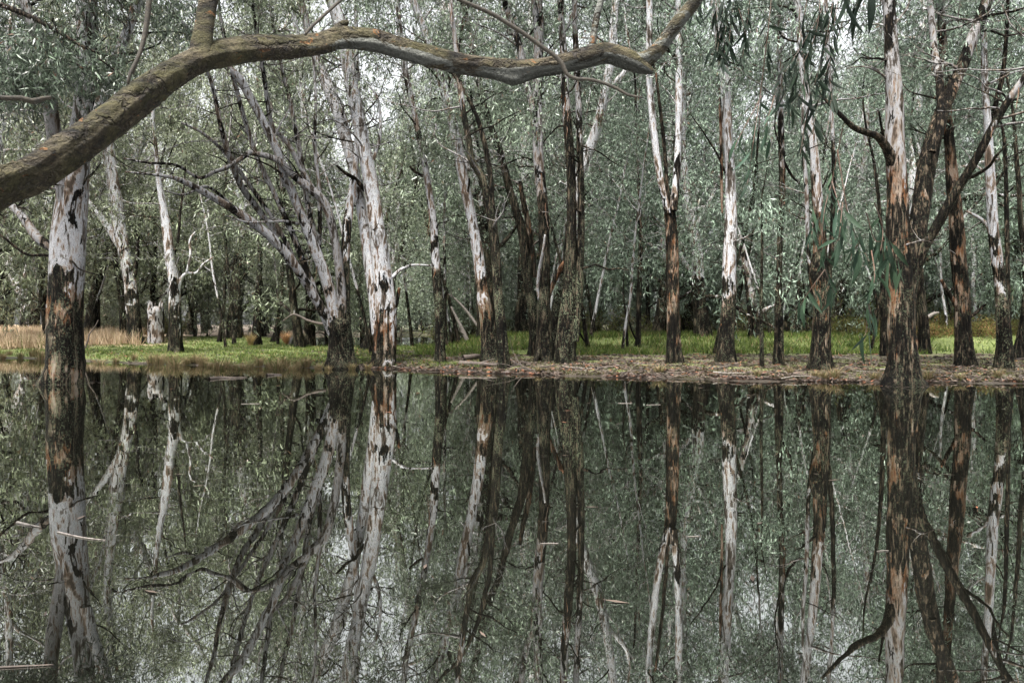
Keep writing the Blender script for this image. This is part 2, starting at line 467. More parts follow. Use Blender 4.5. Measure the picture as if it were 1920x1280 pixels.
def water_material():
    m, N, L = new_mat("still_dark_water")
    tc = N.new("ShaderNodeTexCoord")
    n = noise(N, L, mapping(N, L, tc.outputs['Object'], (1, 1, 1)), 2.2, 2, 0.5)
    bp = N.new("ShaderNodeBump"); bp.inputs['Strength'].default_value = 0.012; bp.inputs['Distance'].default_value = 0.05
    L.new(n.outputs[0], bp.inputs['Height'])
    g = N.new("ShaderNodeBsdfGlossy"); g.inputs['Roughness'].default_value = 0.012
    g.inputs['Color'].default_value = (0.90, 0.92, 0.88, 1)
    L.new(bp.outputs[0], g.inputs['Normal'])
    sc = noise(N, L, mapping(N, L, tc.outputs['Object'], (0.5, 1, 1)), 0.35, 4, 0.6)
    sr = N.new("ShaderNodeMapRange"); L.new(sc.outputs[0], sr.inputs[0]); sr.inputs[1].default_value = 0.45; sr.inputs[2].default_value = 0.7; sr.inputs[3].default_value = 0.005; sr.inputs[4].default_value = 0.016
    L.new(sr.outputs[0], g.inputs['Roughness'])
    d = N.new("ShaderNodeBsdfDiffuse"); d.inputs['Color'].default_value = (0.004, 0.004, 0.003, 1)
    f = N.new("ShaderNodeFresnel"); f.inputs['IOR'].default_value = 1.34
    k = N.new("ShaderNodeMapRange"); L.new(f.outputs[0], k.inputs[0]); k.inputs[1].default_value = 0.0; k.inputs[2].default_value = 0.75
    k.inputs[3].default_value = 0.42; k.inputs[4].default_value = 0.90
    s = N.new("ShaderNodeMixShader"); L.new(k.outputs[0], s.inputs[0]); L.new(d.outputs[0], s.inputs[1]); L.new(g.outputs[0], s.inputs[2])
    o = N.new("ShaderNodeOutputMaterial"); L.new(s.outputs[0], o.inputs[0])
    return m

def plain_material(name, dark, light, rough=0.8, scale=20, stretch=(1, 1, 1)):
    m, N, L = new_mat(name)
    tc = N.new("ShaderNodeTexCoord")
    n = noise(N, L, mapping(N, L, tc.outputs['Object'], stretch), scale, 5, 0.65)
    r = ramp(N, [(0.35, dark), (0.65, light)]); L.new(n.outputs[0], r.inputs[0])
    b = N.new("ShaderNodeBsdfPrincipled"); L.new(r.outputs[0], b.inputs['Base Color']); b.inputs['Roughness'].default_value = rough
    bp = N.new("ShaderNodeBump"); bp.inputs['Strength'].default_value = 0.5; bp.inputs['Distance'].default_value = 0.01
    L.new(n.outputs[0], bp.inputs['Height']); L.new(bp.outputs[0], b.inputs['Normal'])
    o = N.new("ShaderNodeOutputMaterial"); L.new(b.outputs[0], o.inputs[0])
    return m

BARK = bark_material()
MOSSY = mossy_material()
LEAF = leaf_material("gum_leaf", (0.006, 0.009, 0.005), (0.36, 0.395, 0.32), rough=0.40, spec=0.4)
SPRAY_LEAF = leaf_material("hanging_leaf", (0.010, 0.020, 0.011), (0.042, 0.066, 0.042), dead_at=0.94, transl=0.15, rough=0.65, spec=0.15)
GRASS = leaf_material("grass_blade", (0.020, 0.036, 0.006), (0.11, 0.16, 0.026), dead=(0.24, 0.19, 0.09), dead_at=0.9, transl=0.35, rough=0.6, spec=0.3)
SEDGE = leaf_material("sedge_blade", (0.10, 0.075, 0.035), (0.28, 0.21, 0.12), dead=(0.08, 0.095, 0.03), dead_at=0.75, transl=0.25, rough=0.7, spec=0.2)
STRAW = leaf_material("straw_blade", (0.26, 0.18, 0.11), (0.55, 0.44, 0.31), dead=(0.16, 0.17, 0.06), dead_at=0.9, transl=0.3, rough=0.7, spec=0.2)
LITTER = leaf_material("fallen_leaf", (0.008, 0.0055, 0.004), (0.105, 0.078, 0.062), dead=(0.15, 0.06, 0.03), dead_at=0.9, transl=0.0, rough=0.6, spec=0.3)
SCRUB = leaf_material("scrub_leaf", (0.06, 0.035, 0.014), (0.30, 0.17, 0.085), dead=(0.10, 0.115, 0.03), dead_at=0.6, transl=0.3, rough=0.7, spec=0.2)
GROUND = ground_material()
WATER = water_material()
STICK = plain_material("weathered_stick", (0.014, 0.011, 0.009), (0.095, 0.072, 0.058), 0.8, 30, (0.3, 0.3, 1))
PALE_STICK = plain_material("bleached_stick", (0.07, 0.058, 0.05), (0.24, 0.215, 0.19), 0.7, 30)
TWIG = plain_material("dark_twig", (0.008, 0.006, 0.004), (0.035, 0.028, 0.018), 0.85, 30)
TWIG_RED = plain_material("red_twig", (0.03, 0.018, 0.01), (0.085, 0.04, 0.022), 0.6, 40)

# ------------------------------------------------------------------ ground and water
def build_ground():
    ang = np.concatenate([np.linspace(-2.2, -0.75, 30)[:-1], np.linspace(-0.75, 0.75, 330), np.linspace(0.75, 2.2, 30)[1:]])
    dd = np.concatenate([np.linspace(0.5, 16, 16)[:-1], np.linspace(16, 46, 230)[:-1], np.geomspace(46, 150, 60)[:-1], np.geomspace(150, 1500, 14)])
    A, D = np.meshgrid(ang, dd)
    X = A * D
    Z = terrain(X, D)
    v = np.stack([X, D, Z], -1).reshape(-1, 3)
    n = len(ang)
    i = np.arange(len(dd) - 1)[:, None] * n; j = np.arange(n - 1)[None, :]
    q = np.stack([i + j, i + j + 1, i + n + j + 1, i + n + j], -1).reshape(-1, 4)
    g, li, mud, dry = ground_zones(v[:, 0], v[:, 1], v[:, 2])
    me = mesh_np("ground", v, [q], GROUND, np.stack([g, li, mud, dry], -1), True)
    props(link("ground", me), "low grassy bank covered in leaf litter behind the flooded water", None, None, 'structure')
    s = 1500
    me = mesh_np("water", np.array([(-s, -40, 0), (s, -40, 0), (s, s, 0), (-s, s, 0)], float), [np.array([[0, 1, 2, 3]])], WATER)
    props(link("water", me), "still dark floodwater mirroring the trees", None, None, 'structure')

def ground_zones(X, Y, Z):
    px = CX + FPX * X / np.maximum(Y, 3)
    t = Y - np.interp(px, SHORE_X, SHORE_D)
    right = sst(620, 800, px)
    grass_r = sst(29.5, 31.5, Y + 0.7 * sines(X, Y, 0.9)) * (1 - sst(44, 52, Y))
    grass_r = np.maximum(grass_r, 0.42 * (1 - sst(640, 1250, px)) * sst(0.8, 2, t))
    grass_r = np.maximum(grass_r, 0.42 * sst(0.6, 1.5, t))
    grass_l = sst(0.1, 0.8, t) * (1 - sst(48, 58, Y))
    g = (1 - right) * grass_l + right * grass_r
    li = right * sst(0.1, 1.2, t) * 0.9 + 0.15
    mud = (1 - sst(0.02, 0.075, Z)) * 0.85
    dry = (1 - sst(260, 420, px)) * sst(37, 44, Y) * 0.9
    dry = np.maximum(dry, sst(1400, 1700, px) * sst(40, 48, Y) * 0.6)
    return g, li, mud, dry

build_ground()

# ------------------------------------------------------------------ trees
def bark_col(n, smooth, pale, orange, lichen):
    c = np.zeros((n, 4))
    c[:, 0], c[:, 1], c[:, 2], c[:, 3] = smooth, pale, orange, lichen
    return c

def grow(start, direc, length, r0, rng, up=0.25, jit=0.22, n=6):
    """A crooked branch as a polyline with radii."""
    p = np.array(start, float); d = np.array(direc, float); d /= np.linalg.norm(d)
    pts, rr = [p.copy()], [r0]
    for k in range(1, n + 1):
        d = d + rng.normal(0, jit, 3) + np.array((0, 0, up * 0.3))
        d /= np.linalg.norm(d)
        p = p + d * length / n
        pts.append(p.copy()); rr.append(r0 * (1 - 0.78 * k / n))
    return np.array(pts), np.array(rr)

def branching(mb, start, direc, length, r0, rng, level, tips, tone, up=0.25):
    pts, rr = grow(start, direc, length, r0, rng, up)
    pr = spline(np.column_stack([pts, rr]), max(0.12, length / 9))
    tube(mb, pr[:, :3], np.maximum(pr[:, 3], 0.004), 6 if r0 > 0.03 else (4 if r0 > 0.012 else 3), tone)
    if level <= 0:
        tips.append(pts[-1]); tips.append(pts[len(pts) * 2 // 3])
        return
    for k in range(rng.integers(2, 5)):
        i = rng.integers(2, len(pts))
        d = pts[i] - pts[i - 1]; d /= np.linalg.norm(d) + 1e-9
        side = rng.normal(0, 1, 3); side[2] = side[2] * 0.5 + 0.1
        branching(mb, pts[i], d * 0.6 + side * 0.75, length * rng.uniform(0.4, 0.7), max(0.006, rr[i] * 0.62), rng, level - 1, tips, tone, up)
    tips.append(pts[-1])

# --- the wood behind: a few kinds of tree, each grown once and then copied
def make_kind(idx, height, r0, smooth_from, pale, orange, leaves_per, low, lean, nlimb, sig, rng, leaf_l=0.33, leaf_w=0.060):
    trunk, branch = MB(), MB()
    n = 9
    pts = [np.array((0, 0, -0.4))]
    d = np.array((lean * rng.uniform(-1, 1), lean * rng.uniform(-1, 1), 1.0))
    for k in range(1, n + 1):
        d = d + rng.normal(0, 0.07, 3); d[2] = max(d[2], 0.8)
        pts.append(pts[-1] + d / np.linalg.norm(d) * (height + 0.4) / n)
    pts = np.array(pts)
    t = np.linspace(0, 1, n + 1)
    rad = r0 * (1 - 0.8 * t) * (1 + 0.35 * np.exp(-t * 18))
    pr = spline(np.column_stack([pts, rad]), 0.5)
    h = pr[:, 2]
    sm = np.clip(0.5 + (h - smooth_from) / 2.5, 0, 1)
    col = bark_col(len(pr), sm, pale, orange, 0.3)
    tube(trunk, pr[:, :3], pr[:, 3], 9, col, 1 - sm, idx)
    tips = []
    for k in range(nlimb):
        f = low + (0.97 - low) * (k + rng.uniform(0, 1)) / nlimb
        i = min(len(pr) - 2, int(f * len(pr)))
        a = rng.uniform(0, 2 * math.pi)
        upw = rng.uniform(0.15, 1.0)
        ln = height * rng.uniform(0.13, 0.26) * (1.15 - 0.5 * f)
        tn = np.array((0.9 if pr[i, 2] > smooth_from else 0.2, pale * 0.8, orange, 0.1))
        branching(branch, pr[i, :3], (math.cos(a), math.sin(a), upw), ln, max(0.02, pr[i, 3] * rng.uniform(0.3, 0.55)), rng, 2, tips, tn, 0.15)
    tips = np.array(tips)
    tips = tips[rng.random(len(tips)) < 0.5]
    # drooping curtains: leaf sprays also hang below the tips
    c = np.concatenate([tips, tips[rng.random(len(tips)) < 0.5] - np.array((0, 0, 1)) * rng.uniform(0.3, 1.2, (1, 1))])
    c = c[c[:, 2] > 0.7]
    per = max(24, int(leaves_per / len(c)))
    v, q, cc = clump_leaves(c, per, sig, leaf_l, leaf_w, rng)
    return (trunk.mesh("trunk", BARK, True), branch.mesh("branches", BARK, True), mesh_np("crown", v, [q], LEAF, cc))

kr = np.random.default_rng(5)
KINDS = [
    # idx height r0 smooth_from pale orange leaves low lean nlimb sig
    make_kind(0, 19, 0.30, 2.5, 0.95, 0.5, 10500, 0.12, 0.12, 19, 0.40, kr),
    make_kind(1, 22, 0.34, 5.0, 0.75, 0.3, 11500, 0.10, 0.08, 21, 0.42, kr),
    make_kind(2, 17, 0.22, 9.0, 0.35, 0.2, 9500, 0.10, 0.16, 18, 0.38, kr),
    make_kind(3, 20, 0.26, 3.5, 1.0, 0.6, 10000, 0.14, 0.22, 18, 0.40, kr),
    make_kind(4, 15, 0.18, 14., 0.2, 0.1, 8500, 0.09, 0.14, 18, 0.37, kr),
    make_kind(5, 24, 0.38, 6.0, 0.85, 0.5, 12000, 0.12, 0.10, 22, 0.45, kr),
]
SAPLINGS = [
    make_kind(6, 6.5, 0.07, 2.0, 0.5, 0.2, 6500, 0.10, 0.18, 12, 0.33, kr, 0.19, 0.036),
    make_kind(7, 8.5, 0.09, 4.0, 0.3, 0.2, 8000, 0.10, 0.15, 13, 0.38, kr, 0.20, 0.038),
    make_kind(9, 13.0, 0.075, 3.0, 0.8, 0.3, 2600, 0.25, 0.30, 12, 0.30, kr, 0.18, 0.034),
    make_kind(10, 14.0, 0.09, 9.0, 0.3, 0.2, 3000, 0.25, 0.34, 13, 0.30, kr, 0.18, 0.034),
    make_kind(11, 12.0, 0.065, 1.0, 1.0, 0.4, 2400, 0.3, 0.4, 12, 0.30, kr, 0.18, 0.034),
    make_kind(8, 4.5, 0.05, 3.0, 0.6, 0.1, 5000, 0.08, 0.25, 11, 0.30, kr, 0.18, 0.034),
]

def place_kind(kind, x, y, s, tint, name, label, group, rng):
    z = float(terrain(x, y))
    e = empty(name, (x, y, z), label, "sapling" if name == "sapling" else "tree", group)
    e.rotation_euler = (0, 0, rng.uniform(0, 6.28))
    e.scale = (s, s, s * rng.uniform(0.92, 1.1))
    for nm, me in zip(("trunk", "branches", "crown"), kind):
        o = link(nm, me, e)
        if nm == "branches": o['kind'] = 'stuff'
        if nm == "crown":
            o.color = tint
            o['kind'] = 'stuff'
    return e

def tint_at(px, rng):
    w = float(sst(300, 1300, px))          # warmer olive on the left, bluer green on the right
    a = np.array((1.06, 1.10, 0.84)); b = np.array((0.87, 1.05, 0.96))
    c = (a * (1 - w) + b * w) * rng.uniform(0.65, 1.35)
    return (*c, 1)

MARKS = [(-900, "left edge of the picture"), (47, "far left white gum"), (115, "old water gum"), (250, "brown footed fork"), (330, "short crooked gum"), (480, "slim dark trunk"),
         (640, "fan shaped gum"), (722, "white twin gum"), (825, "slender grey gum"), (915, "leaning white gum"), (1030, "mossy clump"), (1197, "thin black trunk"),
         (1264, "spotted forked gum"), (1362, "streaked white gum"), (1460, "lichened slim trunk"), (1538, "burl necked gum"), (1690, "massive gum"), (1808, "reddish trunk"), (1884, "white topped gum"), (9000, "right edge of the picture")]

def where(px):
    for (a, na), (b, nb) in zip(MARKS, MARKS[1:]):
        if a <= px < b:
            if px < 47: return "beyond the far left white gum"
            if px > 1884: return "beyond the white topped gum"
            if px - a < 14: return "behind the " + na
            if b - px < 14: return "behind the " + nb
            return "between " + na + " and " + nb

LOOKS = ["white trunked", "tall pale", "grey trunked", "slanting white", "dark trunked", "stout pale"]

def build_wood():
    rng = np.random.default_rng(21)
    rows = [(38, 6), (42.5, 12), (48, 19), (54, 20), (61, 22), (70, 20), (81, 22), (95, 26), (112, 30)]
    for d0, n in rows:
        for k in range(n):
            px = -250 + 2420 * (k + rng.uniform(0.1, 0.9)) / n
            d = d0 + rng.uniform(-2.5, 2.5) * d0 / 45
            x = (px - CX) / FPX * d
            if float(terrain(x, d)) < 0.02: continue
            if px < 60 and d < 100 and rng.random() < 0.65: continue
            if px < 570 and d < 46: continue
            if px < 78 and d < 68: continue
            ki = rng.integers(0, len(KINDS))
            kind = KINDS[ki]
            deep = d0 > 58
            lab = LOOKS[ki] + " gum " + ("at the wood's front, " if d0 < 46 else "just inside the wood, " if d0 < 58 else "midway into the wood, " if d0 < 78 else "far back, ") + where(px)
            place_kind(kind, x, d, rng.uniform(0.85, 1.15) * (1.15 if d0 > 75 else 1.0), tint_at(px, rng), "gum_tree", lab,
                       "gum trees deep in the wood" if deep else "gum trees along the front of the wood", rng)
    for px, d, ki in ((-230, 30, 1), (-150, 37, 5), (-60, 40, 1), (96, 46, 3), (170, 49, 5), (565, 39, 2)):
        x = (px - CX) / FPX * d
        place_kind(KINDS[ki], x, d, 1.0, tint_at(px, rng), "gum_tree", LOOKS[ki] + " gum at the wood's front, " + where(px), "gum trees along the front of the wood", rng)
    for k in range(14):                                   # the far shore of the water behind the leaning tree
        px = 545 + 25 * k + rng.uniform(-10, 10); d = rng.uniform(116, 128)
        ki = rng.integers(0, 6)
        place_kind(KINDS[ki], (px - CX) / FPX * d, d, rng.uniform(1.2, 1.5), tint_at(px, rng), "gum_tree", LOOKS[ki] + " gum across the far water, " + where(px), "gum trees deep in the wood", rng)
        px += rng.uniform(-12, 12); d = rng.uniform(104, 114)
        if float(terrain((px - CX) / FPX * d, d)) > 0.0:
            place_kind(SAPLINGS[(0, 1, 5)[k % 3]], (px - CX) / FPX * d, d, rng.uniform(1.3, 1.9), tint_at(px, rng), "sapling", "bushy sapling on the far shore, " + where(px), "saplings under the wood", rng)
    for k in range(90):
        px = rng.uniform(-150, 2070)
        d = rng.uniform(38, 66) if px < 900 else rng.uniform(45, 68)
        x = (px - CX) / FPX * d
        if float(terrain(x, d)) < 0.02: continue
        if px < 100 or (px < 560 and d < 50): continue
        place_kind(SAPLINGS[(0, 1, 5)[rng.integers(0, 3)]], x, d, rng.uniform(0.8, 1.5), tint_at(px, rng), "sapling",
                   ("low " if d < 50 else "far ") + "bushy sapling under the wood, " + where(px), "saplings under the wood", rng)

def build_slender():
    rng = np.random.default_rng(83)
    for k in range(46):
        px = rng.uniform(120, 1950); d = rng.uniform(31, 50)
        x = (px - CX) / FPX * d
        if float(terrain(x, d)) < 0.1 or (px < 360 and d < 46): continue
        place_kind(SAPLINGS[(2, 3, 4)[rng.integers(0, 3)]], x, d, rng.uniform(0.8, 1.25), tint_at(px, rng), "slender_gum",
                   ("nearer" if d < 40 else "farther") + " pole thin gum past the bank, " + where(px), "pole thin gums before the wood", rng)

build_wood()
build_slender()

# --- the trees of the bank, each traced and set at its own distance
FRONT = []
def T(label, base, stems, d=None, group=None, leaves=1.0):
    FRONT.append(dict(label=label, base=base, stems=stems, d=d, leaves=leaves))

def S(part, pts, sm=None, pale=0.9, orange=0.3, lichen=0.3, dz=0.0, ext=5.0, twigs=1.0):
    """sm: photo row where the dark stocking gives way to smooth bark (None: dark all the way)."""
    return dict(part=part, pts=pts, sm=sm, pale=pale, orange=orange, lichen=lichen, dz=dz, ext=ext, twigs=twigs)

T("stout old gum standing in the water at the left, mottled orange and white", (115, 720), [
    S("trunk", [(112, 720, 92), (119, 690, 82), (121, 640, 76), (124, 560, 70), (128, 460, 66), (134, 370, 60), (146, 300, 50), (157, 200, 44), (161, 100, 43), (163, 0, 42)], 510, 0.62, 1.0, 0.45),
    S("limb", [(122, 380, 34), (111, 310, 30), (97, 220, 28), (85, 120, 25), (60, 40, 22), (35, -20, 20)], 700, 0.3, 0.2, 0.1, -1.0),
    S("limb", [(160, 300, 22), (180, 220, 22), (206, 140, 22), (233, 75, 22), (262, 0, 20)], 700, 1.0, 0.6, 0, 0.8),
    S("limb", [(100, 465, 20), (70, 445, 20), (45, 410, 18), (20, 385, 14), (-20, 365, 10)], 900, 0.35, 0.6, 0.1, 0.6, 0),
    S("dead_branch", [(105, 482, 6), (80, 478, 6), (52, 478, 6), (25, 460, 6), (0, 440, 5), (-30, 425, 3)], None, 0.3, 0, 0, -0.8, 0, 0.5),
    S("dead_branch", [(110, 480, 6), (135, 490, 5), (150, 505, 4), (185, 516, 2)], None, 0.3, 0, 0, -0.9, 0, 0.5),
], d=19.0, leaves=1.8)
T("distant white gum with a short brown foot beyond dry grass at the far left", (47, 617), [
    S("trunk", [(48, 617, 20), (46, 570, 18), (33, 535, 19), (17, 490, 16), (0, 450, 14), (-30, 390, 12)], 555, 1.0, 0.3, 0.1),
    S("limb", [(36, 540, 9), (50, 500, 8), (55, 450, 7), (70, 400, 6), (80, 340, 5)], 640, 0.9),
    S("limb", [(52, 590, 7), (75, 575, 6), (92, 562, 4)], None, 0.3, 0, 0, 0, 0),
], d=62)
T("brown footed gum forking into a white limb, left of the pale stump", (252, 645), [
    S("trunk", [(254, 648, 30), (251, 600, 26), (245, 540, 25), (236, 485, 24), (224, 425, 25), (215, 350, 20), (207, 290, 18), (202, 200, 16), (206, 100, 14)], 500, 0.9, 0.6, 0.5),
    S("limb", [(232, 470, 16), (212, 440, 15), (190, 408, 13), (165, 378, 11), (140, 340, 9)], 700, 1.0),
    S("limb", [(252, 520, 9), (258, 470, 8), (260, 430, 8), (268, 405, 7), (285, 370, 5)], None, 0.3),
], leaves=1.6)
T("thin dark stem close against a brown footed gum left of the stump", (229, 640), [
    S("trunk", [(229, 642, 17), (231, 600, 14), (226, 540, 12), (218, 500, 10), (212, 450, 8), (205, 400, 6)], None, 0.3, 0.2, 0.6, 0, 2),
])
T("short gum with black foot, white top and crooked side branch, right of the stump", (330, 660), [
    S("trunk", [(330, 662, 26), (329, 620, 26), (328, 570, 25), (326, 530, 22), (320, 490, 19), (314, 440, 18), (306, 390, 14), (298, 340, 11), (292, 280, 9)], 555, 0.95, 0.5, 0.6),
    S("limb", [(334, 545, 9), (340, 522, 8), (352, 512, 7), (368, 512, 6), (382, 495, 5), (400, 482, 3)], 900, 0.9, 0, 0, 0.3, 0),
    S("limb", [(350, 510, 5), (357, 480, 5), (356, 450, 4), (366, 435, 3)], 900, 0.9, 0, 0, 0.3, 0),
    S("limb", [(322, 500, 7), (333, 455, 6), (338, 400, 5), (345, 350, 4)], None, 0.3, 0, 0, 0.6, 2),
], leaves=1.6)
T("slim dark trunk alone on the grass between stump and leaning tree", (480, 646), [
    S("trunk", [(479, 648, 20), (482, 600, 15), (484, 550, 13), (487, 500, 11), (487, 440, 9), (485, 360, 8), (480, 280, 7)], 420, 0.3, 0.2, 0.4),
])
T("dark trunk tilted right beside an orange tussock on the left bank", (517, 641), [
    S("trunk", [(515, 643, 15), (521, 615, 12), (526, 580, 11), (529, 530, 9), (530, 450, 7)], None, 0.3, 0.2, 0.4),
])
T("very thin stem leaning right behind the left bank grass", (413, 641), [
    S("trunk", [(411, 641, 9), (416, 600, 8), (421, 560, 6), (423, 480, 5)], None, 0.3, 0.5, 0.3, 0, 2),
])
T("black footed gum fanning into many stems that lean over to the left", (640, 690), [
    S("trunk", [(640, 692, 50), (639, 660, 46), (638, 630, 42), (637, 600, 34)], None, 0.4, 0.2, 0.7, 0, 0, 0),
    S("stem", [(632, 640, 26), (616, 605, 22), (599, 573, 20), (573, 528, 19), (547, 490, 19), (510, 447, 18), (467, 413, 17), (417, 380, 15), (367, 352, 13), (330, 335, 9), (290, 328, 6), (235, 322, 3)], 585, 0.55, 0.6, 0.3, -3.0, 0, 1.2),
    S("stem", [(522, 445, 14), (495, 407, 13), (467, 370, 13), (450, 345, 12), (432, 300, 11), (415, 240, 9), (400, 170, 8)], 700, 0.45, 0.2, 0.1, -2.0, 2),
    S("stem", [(636, 640, 26), (628, 595, 23), (617, 540, 22), (597, 483, 21), (567, 410, 20), (546, 355, 19), (533, 333, 18), (520, 283, 17), (493, 227, 16), (467, 180, 16), (447, 145, 15), (420, 120, 12), (395, 90, 10)], 600, 0.7, 0.8, 0.3, -1.6, 2),
    S("stem", [(642, 630, 24), (641, 580, 20), (637, 517, 18), (628, 450, 18), (611, 385, 18), (583, 355, 17), (547, 327, 14), (520, 300, 12), (473, 287, 10), (460, 293, 9), (427, 313, 9), (400, 323, 8), (373, 333, 7), (330, 310, 6), (275, 305, 5), (233, 297, 4)], 560, 0.3, 0.2, 0.3, -2.6, 0, 1.2),
    S("stem", [(600, 372, 12), (577, 340, 12), (551, 288, 11), (530, 257, 10), (510, 237, 10), (500, 180, 9), (490, 110, 8), (478, 40, 7)], 700, 0.4, 0.2, 0.1, -0.8, 2),
    S("stem", [(648, 640, 22), (650, 600, 18), (647, 520, 17), (649, 450, 17), (655, 395, 17), (662, 345, 15), (668, 290, 13), (672, 200, 11), (668, 100, 9)], 430, 0.85, 0.5, 0.6, 0.8),
    S("stem", [(610, 590, 14), (580, 520, 13), (545, 430, 12), (510, 355, 11), (478, 285, 10), (452, 200, 9), (432, 120, 8), (415, 40, 7)], 480, 0.45, 0.3, 0.3, -1.0, 2),
    S("stem", [(632, 600, 14), (606, 500, 12), (580, 400, 11), (566, 310, 10), (548, 210, 9), (525, 110, 8), (508, 20, 7)], 420, 0.4, 0.3, 0.3, 0.8, 2),
    S("stem", [(560, 505, 10), (520, 425, 9), (470, 350, 8), (425, 290, 7), (380, 250, 6), (340, 230, 4)], 500, 0.35, 0.2, 0.2, -2.2, 0, 1.2),
    S("stem", [(597, 480, 10), (600, 420, 9), (598, 350, 8), (590, 270, 7), (592, 180, 6), (585, 90, 5)], 400, 0.4, 0.2, 0.2, -0.4, 2),
    S("limb", [(455, 408, 8), (420, 372, 7), (385, 350, 6), (345, 365, 5), (310, 358, 3)], 500, 0.4, 0.2, 0.1, -2.6, 0, 1.2),
    S("dead_branch", [(420, 383, 6), (400, 370, 4), (385, 378, 3)], 900, 0.9, 0, 0, -3.0, 0, 0),
    S("dead_branch", [(560, 420, 7), (535, 415, 6), (500, 416, 5), (460, 416, 4), (430, 405, 3)], 900, 0.8, 0, 0, -2.6, 0, 0.4),
], leaves=1.4)
T("tall white gum with twin trunks and orange peeling bark near the base", (722, 686), [
    S("trunk", [(721, 688, 48), (723, 650, 44), (723, 610, 42), (722, 570, 40), (714, 490, 36), (703, 400, 34), (691, 325, 31), (677, 250, 27), (663, 175, 27), (651, 110, 28), (640, 50, 28), (622, 0, 26), (600, -60, 22)], 585, 1.0, 1.3, 0.3),
    S("trunk", [(712, 640, 26), (704, 580, 24), (692, 490, 23), (680, 410, 22), (668, 340, 21), (653, 275, 22), (638, 220, 24), (622, 180, 24), (600, 125, 20), (580, 70, 15), (560, 0, 12)], 600, 0.95, 1.0, 0.1, 1.2),
    S("limb", [(738, 585, 9), (744, 565, 8), (749, 540, 7)], None, 0.3, 0.8, 0, 0, 0, 0),
    S("limb", [(735, 520, 8), (752, 505, 7), (775, 497, 5), (810, 498, 3)], 900, 0.8, 0, 0, 0.5, 0),
    S("limb", [(700, 300, 8), (712, 260, 7), (713, 215, 6), (706, 180, 5), (690, 160, 3)], 900, 0.9, 0, 0, 0.5, 0),
    S("dead_branch", [(685, 357, 9), (665, 335, 8), (648, 325, 6), (630, 310, 4)], None, 0.2, 0, 0, -0.8, 0, 0.4),
], leaves=1.6)
T("dark slanting trunk behind the white twin gum at its left foot", (690, 655), [
    S("trunk", [(686, 656, 24), (694, 630, 20), (700, 600, 14), (708, 560, 11), (715, 500, 9), (722, 430, 8)], None, 0.3, 0.2, 0.4),
])
T("thin dark pole of a tree in the gap between leaning gum and white twin gum", (679, 648), [
    S("trunk", [(680, 648, 10), (679, 600, 9), (677, 540, 8), (676, 480, 7), (674, 420, 6)], None, 0.2, 0.5, 0.2),
])
T("white forked gum rising behind the right side of the white twin gum", (726, 645), [
    S("trunk", [(740, 645, 10), (738, 560, 10), (732, 500, 11), (728, 440, 11), (722, 380, 10), (735, 330, 10), (752, 270, 10), (762, 210, 9), (768, 150, 8)], 600, 1.0),
    S("limb", [(738, 500, 9), (742, 440, 8), (748, 390, 8), (745, 350, 6), (742, 280, 5)], 900, 1.0),
    S("limb", [(758, 510, 7), (757, 460, 7), (756, 400, 7), (754, 340, 5)], None, 0.2, 0.2),
], d=46)
T("slender grey gum with dark foot just right of the white twin gum", (825, 681), [
    S("trunk", [(825, 683, 22), (825, 640, 20), (824, 590, 20), (820, 530, 18), (815, 460, 16), (812, 415, 15), (801, 335, 14), (788, 268, 13), (774, 200, 12), (764, 155, 12), (757, 110, 11), (748, 40, 10), (745, -20, 9)], 480, 0.6, 0.3, 0.9),
    S("limb", [(797, 286, 7), (807, 262, 6), (816, 247, 5), (818, 232, 4)], 900, 0.6, 0, 0, 0.3, 0, 0.3),
    S("limb", [(793, 330, 6), (778, 322, 5), (768, 312, 4)], None, 0.6, 0, 0, -0.3, 0, 0.3),
])
T("pencil thin dark stem touching the right side of the slender grey gum", (836, 652), [
    S("trunk", [(837, 652, 8), (835, 600, 7), (834, 500, 6), (833, 400, 6), (838, 300, 5)], 470, 0.7, 0.3, 0.3),
])
T("leaning gum with bright white upper trunk and rough brown foot", (920, 677), [
    S("trunk", [(920, 680, 36), (917, 640, 31), (913, 600, 28), (907, 560, 26), (901, 515, 24), (893, 460, 23), (885, 415, 22), (875, 365, 21), (865, 310, 20), (855, 260, 19), (843, 210, 19), (832, 165, 19), (818, 120, 18), (802, 75, 17), (787, 35, 16), (770, -10, 15)], 515, 1.0, 1.15, 0.7),
    S("limb", [(870, 385, 5), (878, 355, 5), (880, 335, 4)], None, 0.2, 0, 0, -0.4, 0, 0),
    S("limb", [(850, 270, 10), (868, 290, 9), (880, 320, 8)], 900, 0.6, 0, 0, -0.3, 0, 0),
    S("limb", [(838, 200, 9), (842, 150, 8), (860, 100, 7), (868, 40, 6)], None, 0.3, 0, 0, 0.3, 3),
])
T("dark lichen flecked stem leaning in front of the leaning white gum", (946, 690), [
    S("trunk", [(946, 692, 24), (944, 660, 22), (940, 610, 20), (935, 570, 18), (932, 530, 18), (930, 480, 18), (925, 430, 18), (915, 380, 16), (904, 335, 15), (884, 300, 14), (879, 260, 13), (870, 215, 12), (862, 160, 11), (855, 90, 10)], 150, 0.35, 0.2, 0.8),
    S("limb", [(924, 420, 11), (922, 370, 10), (915, 300, 10), (897, 228, 9), (875, 180, 8), (850, 140, 7), (830, 125, 5)], None, 0.3, 0.2, 0.3, 0.5, 2),
])
